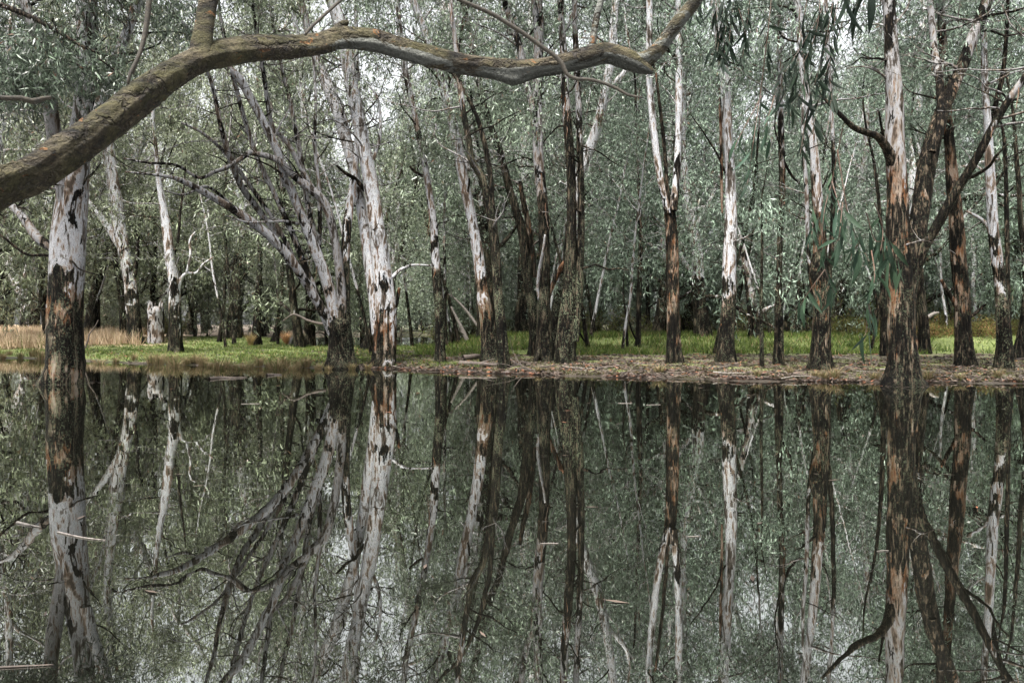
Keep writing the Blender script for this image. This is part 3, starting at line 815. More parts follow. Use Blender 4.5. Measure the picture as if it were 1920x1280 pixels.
T("dark crooked stem curving left from the foot of the mossy clump", (999, 668), [
    S("trunk", [(998, 670, 20), (1001, 630, 20), (999, 580, 20), (991, 540, 19), (985, 480, 18), (978, 430, 17), (965, 385, 15), (953, 348, 15), (937, 283, 14), (917, 227, 14), (898, 155, 13), (884, 80, 12), (868, 0, 11)], 60, 0.3, 0.2, 0.7),
    S("limb", [(1003, 520, 11), (998, 470, 11), (990, 420, 11), (981, 378, 10), (975, 340, 7)], None, 0.2, 0.6, 0.2, -0.4, 0, 0.3),
])
T("brown gum of the central clump with pale strip of bare wood on it", (1021, 677), [
    S("trunk", [(1022, 680, 36), (1020, 640, 31), (1019, 600, 28), (1020, 560, 26), (1021, 500, 23), (1020, 430, 22), (1014, 350, 20), (1009, 280, 20), (1007, 200, 20), (1009, 130, 20), (1011, 60, 22), (1006, 0, 22)], 330, 0.4, 0.5, 0.5),
    S("limb", [(1003, 240, 14), (998, 200, 14), (987, 157, 14), (973, 85, 14), (950, 17, 12), (935, -40, 10)], 400, 0.4, 0.3, 0.2, 0.4),
    S("limb", [(1028, 555, 10), (1038, 530, 11), (1050, 505, 11), (1062, 488, 10), (1075, 470, 8)], None, 0.2, 1.0, 0.1, -0.3, 0, 0),
    S("bare_root", [(1014, 640, 12), (1010, 658, 10), (1004, 680, 9), (1001, 690, 6)], None, 0.3, 0.2, 0.3, -0.7, 0, 0),
    S("dead_branch", [(1014, 575, 6), (1008, 540, 6), (1012, 500, 6), (1018, 470, 5), (1022, 440, 4)], 900, 0.8, 0, 0, -0.9, 0, 0),
])
T("straight black trunk of the central clump furred with green lichen", (1062, 680), [
    S("trunk", [(1061, 682, 40), (1061, 640, 36), (1063, 590, 30), (1068, 540, 26), (1071, 450, 22), (1072, 380, 20), (1069, 300, 19), (1063, 220, 17), (1059, 160, 15), (1056, 100, 14), (1052, 0, 13)], 170, 0.35, 0.5, 0.9),
    S("stem", [(1076, 640, 20), (1082, 570, 18), (1088, 480, 17), (1090, 400, 14), (1088, 300, 13), (1085, 200, 12), (1080, 100, 12), (1078, 0, 11)], 220, 0.4, 0.2, 1.0, 0.6),
    S("limb", [(1086, 505, 4), (1105, 500, 4), (1118, 496, 4), (1140, 505, 4), (1160, 503, 3), (1180, 507, 2)], None, 0.2, 0, 0, -0.3, 0, 0.3),
])
T("squat mossy stem wedged behind the two trunks of the central clump", (1040, 665), [
    S("trunk", [(1038, 668, 26), (1040, 630, 24), (1044, 590, 22), (1052, 550, 18), (1060, 500, 14), (1064, 440, 10)], None, 0.3, 0.3, 1.0, 0, 2),
])
T("white gum slanting up to the right behind the lichen furred trunk", (1078, 655), [
    S("trunk", [(1072, 655, 18), (1074, 560, 16), (1076, 460, 15), (1080, 375, 15), (1089, 325, 18), (1108, 272, 22), (1124, 222, 21), (1135, 172, 19), (1144, 120, 17), (1149, 60, 15), (1155, -10, 14)], 480, 1.0, 0.8, 0.1),
    S("limb", [(1140, 168, 10), (1156, 150, 10), (1172, 132, 9), (1180, 95, 6), (1172, 40, 5)], 900, 1.0, 0.2, 0, 0.2, 2),
])
T("small dark sapling trunk leaning left on the green mound", (1100, 651), [
    S("trunk", [(1102, 652, 9), (1097, 620, 8), (1092, 580, 7), (1088, 540, 5), (1084, 480, 4)], None, 0.2, 0.2, 0.3, 0, 1),
    S("limb", [(1096, 640, 4), (1088, 625, 4), (1082, 605, 3)], None, 0.2, 0, 0, 0, 0, 0),
])
T("thin blackish trunk standing alone on the green mound right of the clump", (1197, 650), [
    S("trunk", [(1196, 651, 13), (1197, 610, 11), (1198, 560, 10), (1201, 480, 9), (1200, 420, 8), (1198, 350, 7), (1195, 280, 6), (1192, 200, 5)], None, 0.3, 0.6, 0.2),
    S("limb", [(1194, 640, 4), (1183, 615, 4), (1180, 590, 3)], None, 0.2, 0, 0, 0, 0, 0),
])
T("wispy thin stem in the green grass left of the thin blackish trunk", (1177, 650), [
    S("trunk", [(1176, 650, 5), (1175, 615, 5), (1172, 580, 4), (1168, 540, 3), (1172, 500, 2)], None, 0.2, 0.2, 0.2, 0, 0, 1.2),
], leaves=0.3)
T("brown spotted gum that forks into two stripped white stems", (1264, 680), [
    S("trunk", [(1265, 682, 30), (1263, 640, 27), (1262, 590, 25), (1262, 540, 26), (1261, 500, 27), (1259, 440, 26), (1256, 395, 24), (1258, 370, 20)], 200, 0.5, 1.35, 0.3, 0, 0, 0),
    S("stem", [(1252, 400, 12), (1247, 375, 13), (1238, 335, 14), (1230, 280, 15), (1223, 220, 15), (1218, 160, 14), (1217, 100, 13), (1218, 40, 12), (1217, -20, 12)], 385, 1.0, 0.3, 0, -0.4),
    S("stem", [(1262, 395, 18), (1267, 345, 16), (1271, 280, 14), (1273, 210, 14), (1273, 140, 14), (1272, 60, 13), (1271, -20, 12)], 350, 1.0, 0.7, 0, 0.4),
    S("stem", [(1252, 380, 9), (1249, 320, 8), (1244, 260, 7), (1236, 190, 6), (1230, 140, 5)], None, 0.3, 0.5, 0.1, -0.6, 1),
])
T("white gum with a red brown streak and black rough foot", (1362, 681), [
    S("trunk", [(1361, 684, 38), (1362, 650, 33), (1364, 610, 29), (1366, 560, 27), (1368, 500, 26), (1370, 430, 25), (1370, 380, 24), (1368, 320, 22), (1365, 260, 21), (1362, 200, 20), (1358, 140, 19), (1349, 70, 19), (1340, 0, 19)], 520, 1.0, 0.7, 0.5),
    S("limb", [(1360, 325, 4), (1345, 290, 4), (1320, 250, 3), (1295, 215, 2)], None, 0.2, 0, 0, -0.4, 0, 0.3),
    S("bark_strip", [(1354, 400, 4), (1353, 340, 6), (1352, 270, 7), (1350, 210, 6), (1349, 165, 4)], None, 0.2, 1.0, 0, -0.36, 0, 0),
])
T("finger thin mossy pole standing between white gum and dark slim trunk", (1428, 688), [
    S("trunk", [(1428, 690, 9), (1428, 640, 8), (1427, 590, 7), (1428, 520, 6), (1429, 440, 5), (1428, 380, 4)], None, 0.3, 0.1, 0.8, 0, 1),
])
T("slim dark trunk with lichened foot right of the white gum", (1460, 683), [
    S("trunk", [(1460, 685, 20), (1460, 640, 18), (1460, 590, 16), (1461, 520, 13), (1463, 440, 12), (1466, 380, 13), (1466, 300, 12), (1463, 200, 11), (1462, 100, 10), (1460, 0, 9)], 250, 0.6, 0.3, 0.6),
    S("limb", [(1468, 560, 7), (1476, 545, 7), (1482, 530, 6), (1484, 510, 4)], None, 0.3, 0, 0, 0, 0, 0),
    S("limb", [(1468, 300, 6), (1485, 330, 5), (1500, 345, 3)], None, 0.3, 0, 0, 0, 0, 0),
])
T("dark burl necked gum with flanking thin stems behind the hanging leaves", (1538, 692), [
    S("trunk", [(1538, 694, 46), (1540, 665, 38), (1541, 630, 34), (1541, 590, 32), (1539, 550, 30), (1534, 515, 34), (1537, 480, 28), (1537, 430, 24), (1533, 370, 22), (1528, 310, 20), (1522, 250, 17), (1513, 180, 15), (1505, 110, 15), (1500, 50, 15), (1493, -10, 14)], 330, 0.7, 1.15, 0.5),
    S("stem", [(1549, 560, 11), (1556, 500, 10), (1561, 420, 9), (1563, 320, 9), (1560, 220, 8), (1553, 110, 8), (1548, 0, 7)], 250, 0.6, 0.3, 0.3, 0.4),
    S("stem", [(1528, 560, 11), (1518, 500, 9), (1514, 430, 9), (1512, 360, 9), (1508, 300, 8), (1505, 240, 6)], 440, 0.5, 0.3, 0.5, -0.4, 2),
])
T("massive dark gum at the right water's edge forking into leaning limbs", (1690, 714), [
    S("trunk", [(1688, 716, 78), (1690, 695, 66), (1691, 660, 60), (1691, 610, 56), (1691, 560, 54), (1689, 520, 48), (1686, 480, 43), (1683, 430, 41), (1682, 380, 38), (1681, 320, 36), (1679, 260, 36), (1677, 190, 34), (1672, 110, 30), (1668, 40, 26), (1666, -20, 24)], 300, 0.08, 1.15, 0.35),
    S("limb", [(1700, 560, 34), (1712, 500, 33), (1720, 440, 34), (1727, 380, 33), (1740, 300, 33), (1758, 235, 29), (1780, 180, 26), (1805, 120, 24), (1828, 60, 24), (1848, 10, 22), (1862, -50, 18)], 90, 0.25, 0.8, 0.4, 1.2),
    S("limb", [(1706, 540, 26), (1717, 510, 20), (1733, 465, 18), (1758, 420, 18), (1785, 372, 18), (1810, 332, 17), (1835, 290, 17), (1860, 240, 16), (1890, 190, 15), (1925, 140, 14), (1960, 90, 12)], 190, 0.25, 0.2, 0.5, -1.4),
    S("limb", [(1683, 345, 20), (1674, 305, 22), (1661, 275, 18), (1645, 256, 15), (1622, 248, 14), (1600, 238, 12), (1578, 218, 10), (1556, 196, 8), (1540, 180, 5)], None, 0.2, 0.3, 0.2, -0.8, 0, 1.2),
    S("dead_branch", [(1656, 258, 6), (1652, 235, 5), (1648, 210, 4)], None, 0.2, 0, 0, -0.8, 0, 0),
    S("limb", [(1806, 338, 7), (1830, 328, 7), (1855, 312, 6), (1868, 292, 5), (1890, 270, 4)], None, 0.35, 0.2, 0.4, -1.4, 0, 0.5),
    S("limb", [(1748, 285, 14), (1763, 225, 16), (1762, 160, 15), (1752, 90, 14), (1745, 20, 13), (1740, -40, 12)], 100, 0.3, 0.5, 0.1, 1.4),
], d=18.4)
T("dark trunk half hidden behind the right side of the massive gum", (1731, 662), [
    S("trunk", [(1733, 664, 24), (1731, 620, 22), (1728, 570, 19), (1724, 500, 15), (1722, 430, 12), (1726, 350, 9)], None, 0.2, 0.5, 0.3),
])
T("thin black trunk just left of the massive gum", (1657, 667), [
    S("trunk", [(1657, 669, 15), (1658, 620, 14), (1657, 560, 12), (1655, 500, 10), (1652, 430, 9), (1646, 360, 7)], None, 0.2, 0.2, 0.3),
])
T("dark trunk with red brown bark to the right of the massive gum", (1808, 686), [
    S("trunk", [(1808, 688, 38), (1807, 650, 34), (1805, 600, 31), (1802, 540, 29), (1797, 470, 27), (1791, 400, 25), (1785, 330, 23), (1780, 260, 20), (1775, 180, 17), (1768, 80, 15), (1762, 0, 13)], 40, 0.4, 1.3, 0.3),
    S("limb", [(1800, 590, 10), (1788, 565, 9), (1776, 545, 8), (1765, 525, 6)], None, 0.2, 0.6, 0, -0.3, 0, 0),
    S("limb", [(1818, 595, 7), (1832, 585, 6), (1845, 573, 5), (1850, 570, 3)], None, 0.3, 0, 0, 0, 0, 0),
])
T("gum with tapering white top and lichened dark foot near the right edge", (1884, 690), [
    S("trunk", [(1884, 692, 34), (1883, 650, 30), (1881, 600, 27), (1876, 540, 25), (1868, 480, 23), (1862, 420, 20), (1858, 350, 18), (1854, 280, 16), (1850, 210, 14), (1846, 130, 13), (1844, 60, 12), (1843, -10, 11)], 470, 0.9, 0.5, 0.7),
    S("stem", [(1891, 600, 10), (1890, 520, 9), (1888, 440, 9), (1887, 360, 8), (1884, 280, 7)], None, 0.2, 0.1, 0.2, 0.4, 2),
    S("limb", [(1858, 440, 8), (1848, 418, 7), (1830, 405, 6), (1812, 396, 4)], 900, 0.6, 0, 0, 0.3, 0, 0.3),
    S("limb", [(1858, 250, 10), (1866, 200, 10), (1880, 140, 9), (1887, 70, 8), (1890, 0, 7)], None, 0.2, 0.1, 0, -0.3),
])
T("dark trunk cut by the right edge of the picture, leaning right", (1908, 674), [
    S("trunk", [(1904, 676, 26), (1914, 640, 19), (1922, 590, 16), (1925, 540, 14), (1921, 480, 12), (1914, 420, 11), (1910, 340, 9)], None, 0.2, 0.2, 0.4),
])
T("huge pale old trunk deep in the wood at the right behind a white branch", (1828, 606), [
    S("trunk", [(1832, 608, 50), (1832, 570, 42), (1830, 500, 40), (1828, 430, 34), (1832, 360, 28), (1840, 280, 22)], 660, 0.5, 0.9, 0.2),
], d=48)
T("bleached dead branch stem hanging pale against the old trunk at right", (1827, 600), [
    S("trunk", [(1826, 612, 9), (1828, 570, 8), (1824, 530, 8), (1826, 490, 9), (1821, 440, 8), (1812, 405, 7), (1800, 385, 5)], 900, 1.0, 0.3, 0, 0, 0, 0.4),
], d=44, leaves=0)
T("broken grey trunk leaning right behind the white streaked gum", (1412, 610), [
    S("trunk", [(1420, 618, 20), (1412, 570, 18), (1402, 520, 16), (1394, 480, 14), (1386, 440, 9)], 560, 0.3, 0.4, 0.2, 0, 0, 0.3),
    S("limb", [(1414, 592, 14), (1432, 582, 11), (1455, 572, 8)], 900, 0.5, 0.2, 0, -0.3, 0, 0),
], d=36, leaves=0)
T("black dead stem leaning beside the broken grey trunk", (1406, 635), [
    S("trunk", [(1407, 636, 8), (1405, 590, 8), (1400, 540, 6), (1392, 500, 5)], None, 0.2, 0.3, 0, 0, 0, 0.5),
], leaves=0)

def build_front():
    rng = np.random.default_rng(77)
    for ti, t in enumerate(FRONT):
        bx, by = t['base']
        d0 = t['d'] or base_depth(bx, by)
        o3 = P(bx, by, d0)
        o3[2] = max(float(terrain(o3[0], o3[1])), -0.35)
        root = empty("gum_tree", o3, t['label'], "tree", "gum trees standing along the flooded bank")
        branch, tips = MB(), []
        for si, s in enumerate(t['stems']):
            pts = s['pts']
            n = len(pts)
            rows = []
            for k, (px, py, w) in enumerate(pts):
                f = k / max(1, n - 1)
                d = d0 + s['dz'] * sst(0, 1, f if s['dz'] and si else 0) + 0.25 * math.sin(2.2 * f + ti) * (f if si == 0 else 0.3 * f)
                p = P(px, py, d)
                rows.append((*p, w * d / FPX / 2 * (0.86 if ti == 0 else 0.92), py))
            rows = np.array(rows)
            if si == 0:                                            # root the trunk in the ground
                b = rows[0].copy(); b[2] -= 0.35; b[3] *= 1.12; b[4] += 8
                rows = np.vstack([b, rows])
            if s['ext'] > 0:                                       # the stem goes on above the frame
                dv = rows[-1, :3] - rows[-3, :3]; dv /= np.linalg.norm(dv)
                r = rows[-1, 3]; p = rows[-1, :3].copy()
                m = 4
                for k in range(1, m + 1):
                    dv = dv + rng.normal(0, 0.13, 3); dv[2] = max(dv[2], 0.45); dv /= np.linalg.norm(dv)
                    p = p + dv * s['ext'] / m
                    rows = np.vstack([rows, [*p, max(0.012, r * (1 - 0.85 * k / m)), rows[-1, 4] - 40]])
            rmax = rows[:, 3].max()
            step = float(np.clip(rmax * 0.45, 0.06, 0.16)) if rmax > 0.06 else 0.14
            pr = spline(rows, step)
            rad = np.maximum(pr[:, 3], 0.006)
            if s['sm'] is None: sm = np.zeros(len(pr))
            else: sm = np.clip(0.5 + (s['sm'] - pr[:, 4]) / (170.0 + 170 * ((ti * 7 + si) % 5) / 4), -0.1, 0.62 + 0.42 * s['pale'] ** 2)
            orange = np.full(len(pr), s['orange'])
            if s['sm'] is not None:
                orange = s['orange'] * (0.7 + 0.3 * np.exp(-((pr[:, 4] - s['sm'] - 25) / 70.0) ** 2))
            hz = pr[:, 2] - o3[2]
            orange = orange * sst(0.15, 0.7, hz)
            lich = s['lichen'] * (0.3 + 0.7 * np.exp(-((hz - 1.4) / 1.6) ** 2))
            sides = 26 if rmax > 0.28 else 18 if rmax > 0.14 else 12 if rmax > 0.07 else 7
            pale = max(s['pale'], 0.3) * sst(-0.1, 0.9, hz + 0.15 * np.sin(hz * 7))
            mb = MB()
            tube(mb, pr[:, :3], rad, sides, bark_col(len(pr), sm + (0.0 if s['sm'] is not None else -0.12), pale if s['sm'] is None or si == 0 else s['pale'], orange, lich), 1.0 - 0.8 * sm, ti * 10 + si, True, 0.42 * np.exp(-np.maximum(hz, 0) / 0.32) if si == 0 else None)
            o = link(s['part'], mb.mesh(s['part'], BARK, True, o3), root)
            if s['sm'] is not None and d0 < 30 and s['sm'] < 640 and s['ext'] > 0 and rmax > 0.09:
                for _ in range(7 if si == 0 else 2):            # ribbons of old bark peeling away
                    yy = s['sm'] + rng.uniform(-190, 70)
                    i = int(np.argmin(np.abs(pr[:, 4] - yy)))
                    if i < 4 or i > len(pr) - 6: continue
                    a = rng.uniform(-2.8, -0.3)
                    out = np.array((math.cos(a), math.sin(a), 0.0))
                    ln = rng.uniform(0.25, 0.9); wd = rng.uniform(0.02, 0.05)
                    p0 = pr[i, :3] + out * rad[i] * 0.97
                    q = np.linspace(0, 1, 7)
                    curl = rng.uniform(0.06, 0.3) * ln
                    cen = p0 + np.outer(q ** 2.2 * curl, out) + np.outer(-q * ln * 0.95, (0, 0, 1)) + np.outer(np.sin(q * 5 + _) * 0.015, (-out[1], out[0], 0))
                    sd2 = np.array((-out[1], out[0], 0)) * wd * 0.5
                    ww = (1 - 0.7 * q)[:, None]
                    bow = out * wd * 0.3
                    v = np.stack([cen - sd2 * ww, cen + bow * ww, cen + sd2 * ww], 1).reshape(-1, 3)
                    qd = [(k * 3 + e, k * 3 + e + 1, k * 3 + e + 4, k * 3 + e + 3) for k in range(6) for e in (0, 1)]
                    bm_ = MB(); bm_.add(v, qd, None, np.array((0.0, 0.6, rng.uniform(0.9, 1.9), 0.0)))
                    link("bark_strip", bm_.mesh("bark_strip", BARK, True, o3), root)
            # side twigs, and above head height leafy branches
            if s['twigs'] > 0 and len(pr) > 8:
                L = np.linalg.norm(np.diff(pr[:, :3], axis=0), axis=1).sum()
                cnt = int(L * 1.0 * s['twigs'] * max(1.0, t['leaves'])) + 1
                for _ in range(cnt):
                    i = rng.integers(len(pr) // 4, len(pr))
                    h = pr[i, 2]
                    if h < 1.6 or (h < 7 and rng.random() > 0.8 / max(1.0, t['leaves'])): continue
                    a = rng.uniform(0, 2 * math.pi)
                    dirv = np.array((math.cos(a), math.sin(a), rng.uniform(-0.1, 0.9)))
                    ln = rng.uniform(0.5, 1.3) if h < 5.5 else rng.uniform(1.0, 2.6)
                    r1 = float(np.clip(rad[i] * 0.35, 0.008, 0.035))
                    tp = []
                    tn = np.array((0.9 if rng.random() < 0.5 else 0.1, 0.5 * s['pale'], 0.2, 0.1))
                    branching(branch, pr[i, :3], dirv, ln, r1, rng, 1 if h < 6 else 2, tp, tn, 0.1)
                    if rng.random() < (0.25 if h < 5 else 0.55 if h < 9 else 0.95): tips += tp
        if branch.n:
            o = link("twigs", branch.mesh("twigs", BARK, True, o3), root)
            o['kind'] = 'stuff'
        if tips and t['leaves'] > 0:
            tips = np.array(tips)
            keep = rng.random(len(tips)) < t['leaves'] * 0.75
            tips = tips[keep]
            if len(tips):
                cap = int(230 * max(1.0, t['leaves']))
                if len(tips) > cap: tips = tips[np.argsort(-tips[:, 2] + rng.normal(0, 2.5, len(tips)))[:cap]]
                v, q, c = clump_leaves(tips, 42, 0.30, 0.17, 0.034, rng)
                o = link("crown", mesh_np("crown", v - o3, [q], LEAF, c), root)
                o.color = tint_at(bx, rng)
                o['kind'] = 'stuff'

build_front()

# ------------------------------------------------------------------ pale broken stump
def build_stump():
    rng = np.random.default_rng(3)
    d = 43.0
    o3 = P(292, 636, d); o3[2] = float(terrain(o3[0], o3[1]))
    root = empty("broken_stump", o3, "pale broken tree stump, tall and jagged, in straw grass on the left bank", "stump")
    mb = MB()
    top = P(292, 578, d)[2]
    n = 12
    z = np.linspace(o3[2] - 0.2, top, n)
    path = np.column_stack([np.full(n, o3[0]), np.full(n, o3[1]), z])
    w = 29 * d / FPX / 2
    tube(mb, path, w * (1.12 - 0.12 * np.linspace(0, 1, n)), 16, np.array((0.62, 0.45, 0.9, 0)), 1.0, 4, True)
    for k in range(7):                                     # splintered rim
        a = k * 0.9 + rng.uniform(0, 0.4)
        c = np.array((o3[0] + w * 0.8 * math.cos(a), o3[1] + w * 0.8 * math.sin(a), top - 0.15))
        tube(mb, np.array([c, c + (0, 0, rng.uniform(0.2, 0.45)), c + (rng.normal(0, 0.03), 0, rng.uniform(0.45, 0.6))]), [0.09, 0.06, 0.015], 5, np.array((0.62, 0.45, 0.9, 0)))
    link("trunk", mb.mesh("trunk", BARK, True, o3), root)

build_stump()

# ------------------------------------------------------------------ the mossy limb that arches over the water
def near_tube(name, pts, root, o3, dfun, tone, sides=24, step=0.05, seed=0, lump=0.8, mat=None, under=None, knots=None):
    rows = []
    for px, py, w in pts:
        d = dfun(px)
        rows.append((*P(px, py, d), w * d / FPX / 2 * (0.84 if name == 'limb' and px < 420 else 1.0)))
    pr = spline(np.array(rows), step)
    mb = MB()
    col = np.zeros((len(pr), 4)); col[:, 0] = tone
    tube(mb, pr[:, :3], pr[:, 3], sides, col, lump, seed)
    for bx, side, amp, wid in (knots or ()):   # knots and healed scars
        v = mb.v[0]; m = len(pr) * sides
        c0 = P(bx, np.interp(bx, [q[0] for q in pts], [q[1] for q in pts]), dfun(bx))
        rel = (v[:m].reshape(len(pr), sides, 3) - pr[:, None, :3])
        w_ = np.exp(-((pr[:, 0] - c0[0]) / wid) ** 2)[:, None] * np.clip((rel @ np.asarray(side, float)) / pr[:, None, 3], 0, 2) ** 3
        v[:m] += (rel * (amp * w_)[..., None]).reshape(-1, 3)
    if under:                                  # the moss ends and smooth bark shows along the lower side
        v, c = mb.v[0], mb.c[0]
        m = len(pr) * sides
        rel = (v[:m].reshape(len(pr), sides, 3) - pr[:, None, :3]) / pr[:, None, 3:4]
        f = sst(under[0], under[1], pr[:, 0])[:, None] * (1 - sst(-0.35, 0.25, rel[..., 2]))
        c[:m, 0] += (0.52 * f).ravel()
    return link(name, mb.mesh(name, mat or MOSSY, True, o3), root), pr

def build_limb():
    dl = lambda px: 4.6 + 1.7 * float(sst(-100, 900, px))
    trunk_at = P(-470, 608, 4.2)
    o3 = np.array((trunk_at[0], trunk_at[1], -0.6))
    root = empty("leaning_gum", o3, "thick mossy limb of a near gum arching across the top of the picture", "tree")
    mb = MB()
    zt = np.linspace(-0.6, 6.0, 26)
    path = np.column_stack([trunk_at[0] - 0.10 * zt, np.full(26, trunk_at[1]) - 0.05 * zt, zt])
    col = np.zeros((26, 4)); col[:, 0] = 0.2
    tube(mb, path, 0.42 - 0.025 * zt, 24, col, 1.0, 3)
    link("trunk", mb.mesh("trunk", MOSSY, True, o3), root)
    main = [(-470, 640, 130), (-300, 545, 105), (-120, 432, 84), (0, 358, 72), (60, 333, 70), (130, 283, 73), (200, 232, 68), (260, 186, 64), (320, 142, 56), (375, 113, 52), (420, 101, 46),
            (480, 92, 44), (540, 90, 40), (600, 83, 38), (640, 73, 36), (700, 76, 40), (740, 88, 39), (800, 104, 40), (860, 119, 39), (920, 128, 40), (962, 133, 45), (1010, 127, 36),
            (1060, 118, 37), (1100, 106, 41), (1140, 100, 37), (1180, 112, 39), (1205, 125, 28), (1224, 135, 10)]
    o, pr = near_tube("limb", main, root, o3, dl, 0.12, 40, 0.03, 8, 1.1, None, (-2.6, -0.9),
                      [(35, (-0.2, -0.7, 0.6), 0.30, 0.12), (120, (0, -0.2, 1), 0.12, 0.10), (185, (0, -0.9, -0.3), 0.14, 0.09), (270, (0, -0.8, 0.5), 0.22, 0.08), (395, (0, -0.9, -0.2), 0.18, 0.07), (520, (0, -0.3, -0.9), 0.12, 0.1), (640, (0, -0.2, 1), 0.16, 0.09), (700, (0, -0.9, 0.3), 0.15, 0.06), (965, (0, -0.5, -0.85), 0.38, 0.09), (1050, (0, -0.3, 0.9), 0.15, 0.08), (1140, (0, -0.2, 1), 0.15, 0.1)])
    # pale smooth bark shows along the underside of the far half
    near_tube("fork", [(1178, 116, 30), (1205, 112, 30), (1228, 98, 28), (1250, 70, 26), (1277, 34, 25), (1305, 0, 24), (1340, -60, 22), (1420, -150, 20), (1560, -230, 16), (1700, -280, 10)], root, o3, dl, 0.5, 18, 0.05, 9, 0.3)
    near_tube("fork", [(376, 118, 44), (379, 85, 38), (384, 50, 33), (392, 0, 33), (402, -60, 36), (420, -200, 30)], root, o3, dl, 0.2, 18, 0.05, 10, 0.4)
    near_tube("fork", [(1108, 100, 14), (1112, 70, 13), (1119, 30, 13), (1128, -5, 12), (1140, -70, 11)], root, o3, dl, 0.6, 12, 0.05, 11, 0.3)
    near_tube("stub", [(628, 70, 20), (632, 54, 16), (645, 44, 13), (653, 42, 9)], root, o3, dl, 0.0, 10, 0.03, 12, 0.9)
    dt = lambda px: dl(px) - 0.25
    for pts in ([(845, -10, 7), (862, 0, 7), (920, 25, 8), (958, 48, 8), (985, 65, 8), (1012, 85, 8), (1040, 105, 8), (1055, 122, 8), (1062, 138, 7), (1080, 148, 7), (1110, 150, 6), (1150, 163, 6), (1178, 178, 5), (1205, 183, 3)],
                [(283, -20, 11), (280, 0, 11), (275, 45, 10), (267, 85, 9), (257, 112, 8), (244, 138, 7), (240, 158, 5)],
                [(258, 115, 5), (252, 130, 5), (250, 140, 3)],
                
                [(640, 0, 6), (620, 18, 6), (598, 38, 6), (580, 55, 6), (572, 66, 5)],
                [(-20, 180, 8), (15, 184, 9), (40, 184, 10), (62, 190, 11), (80, 185, 9), (96, 183, 7)]):
        near_tube("twig", pts, root, o3, dt, 0.05, 8, 0.04, 13, 0.6, TWIG)

build_limb()

# ------------------------------------------------------------------ leafy sprays hanging near the camera
def big_leaf_mesh(seed, L, W):
    """One curved, folded sickle leaf hanging from the origin along -Z."""
    r = np.random.default_rng(seed)
    n = 7
    t = np.linspace(0, 1, n)
    w = W * 0.5 * np.sin(np.pi * np.clip(t * 0.97 + 0.02, 0, 1)) ** 0.75 * (1.2 - 0.55 * t)
    bend = r.uniform(-0.25, 0.25) * L
    bow = r.uniform(-0.2, 0.2) * L
    cx = bend * t ** 2; cyy = bow * t * (1 - t) * 2; cz = -L * t
    v = []
    for k in range(n):
        v += [(cx[k] - w[k], cyy[k] + w[k] * 0.35, cz[k]), (cx[k], cyy[k], cz[k]), (cx[k] + w[k], cyy[k] + w[k] * 0.35, cz[k])]
    q = []
    for k in range(n - 1):
        for s in range(2):
            a = k * 3 + s; q.append((a, a + 1, a + 4, a + 3))
    st = MB()
    c = np.zeros((len(v), 4)); c[:, 0] = r.uniform(0.1, 0.9); c[:, 1] = r.uniform(0, 0.93)
    st.add(v, q, None, c)
    tube(st, np.array([(0, 0, 0.02), (0, 0, 0.0), (0, 0, -0.02)]), [0.0016, 0.0016, 0.001], 4, np.array((0.9, 0, 0, 0)))
    return st.mesh("leaf", SPRAY_LEAF, True)

LEAVES = [big_leaf_mesh(k, 0.155 + 0.012 * (k % 5), 0.026 + 0.003 * (k % 4)) for k in range(10)]

def hanging_spray(label, d, twigs, nleaf, seed, scale=1.0, red=True):
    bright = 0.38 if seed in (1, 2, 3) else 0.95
    scale *= 1.0 if seed < 4 else 0.86
    rng = np.random.default_rng(seed)
    o3 = P(*twigs[0][0], d)
    root = empty("hanging_spray", o3, label, "leafy branch", "leafy sprays hanging near the camera")
    paths = []
    for tw in twigs:
        rows = np.array([P(px, py, d + 0.12 * math.sin(px * 0.05 + py * 0.03 + k)) for k, (px, py) in enumerate(tw)])
        pr = spline(rows, 0.03)
        r = np.linspace(0.0036, 0.0013, len(pr))
        mb = MB(); tube(mb, pr, r, 6, np.zeros(4))
        link("twig", mb.mesh("twig", TWIG_RED if red else STICK, True, o3), root)
        paths.append(pr)
    tot = sum(len(p) for p in paths)
    for p in paths:
        m = max(2, int(round(nleaf * len(p) / tot)))
        for k in range(m):
            i = min(len(p) - 1, int(len(p) * (0.25 + 0.75 * (k + rng.uniform(0, 0.9)) / m)))
            o = link("leaf", LEAVES[rng.integers(0, len(LEAVES))], root, p[i] - o3 + rng.normal(0, 0.012, 3))
            o.rotation_euler = (rng.normal(0, 0.3), rng.normal(0, 0.38), rng.uniform(0, 6.28))
            s = scale * rng.uniform(0.65, 1.15); o.scale = (s, s, s)
            b = bright * rng.uniform(0.65, 1.35); o.color = (b * 0.9, b, b * rng.uniform(0.85, 1.1), 1)

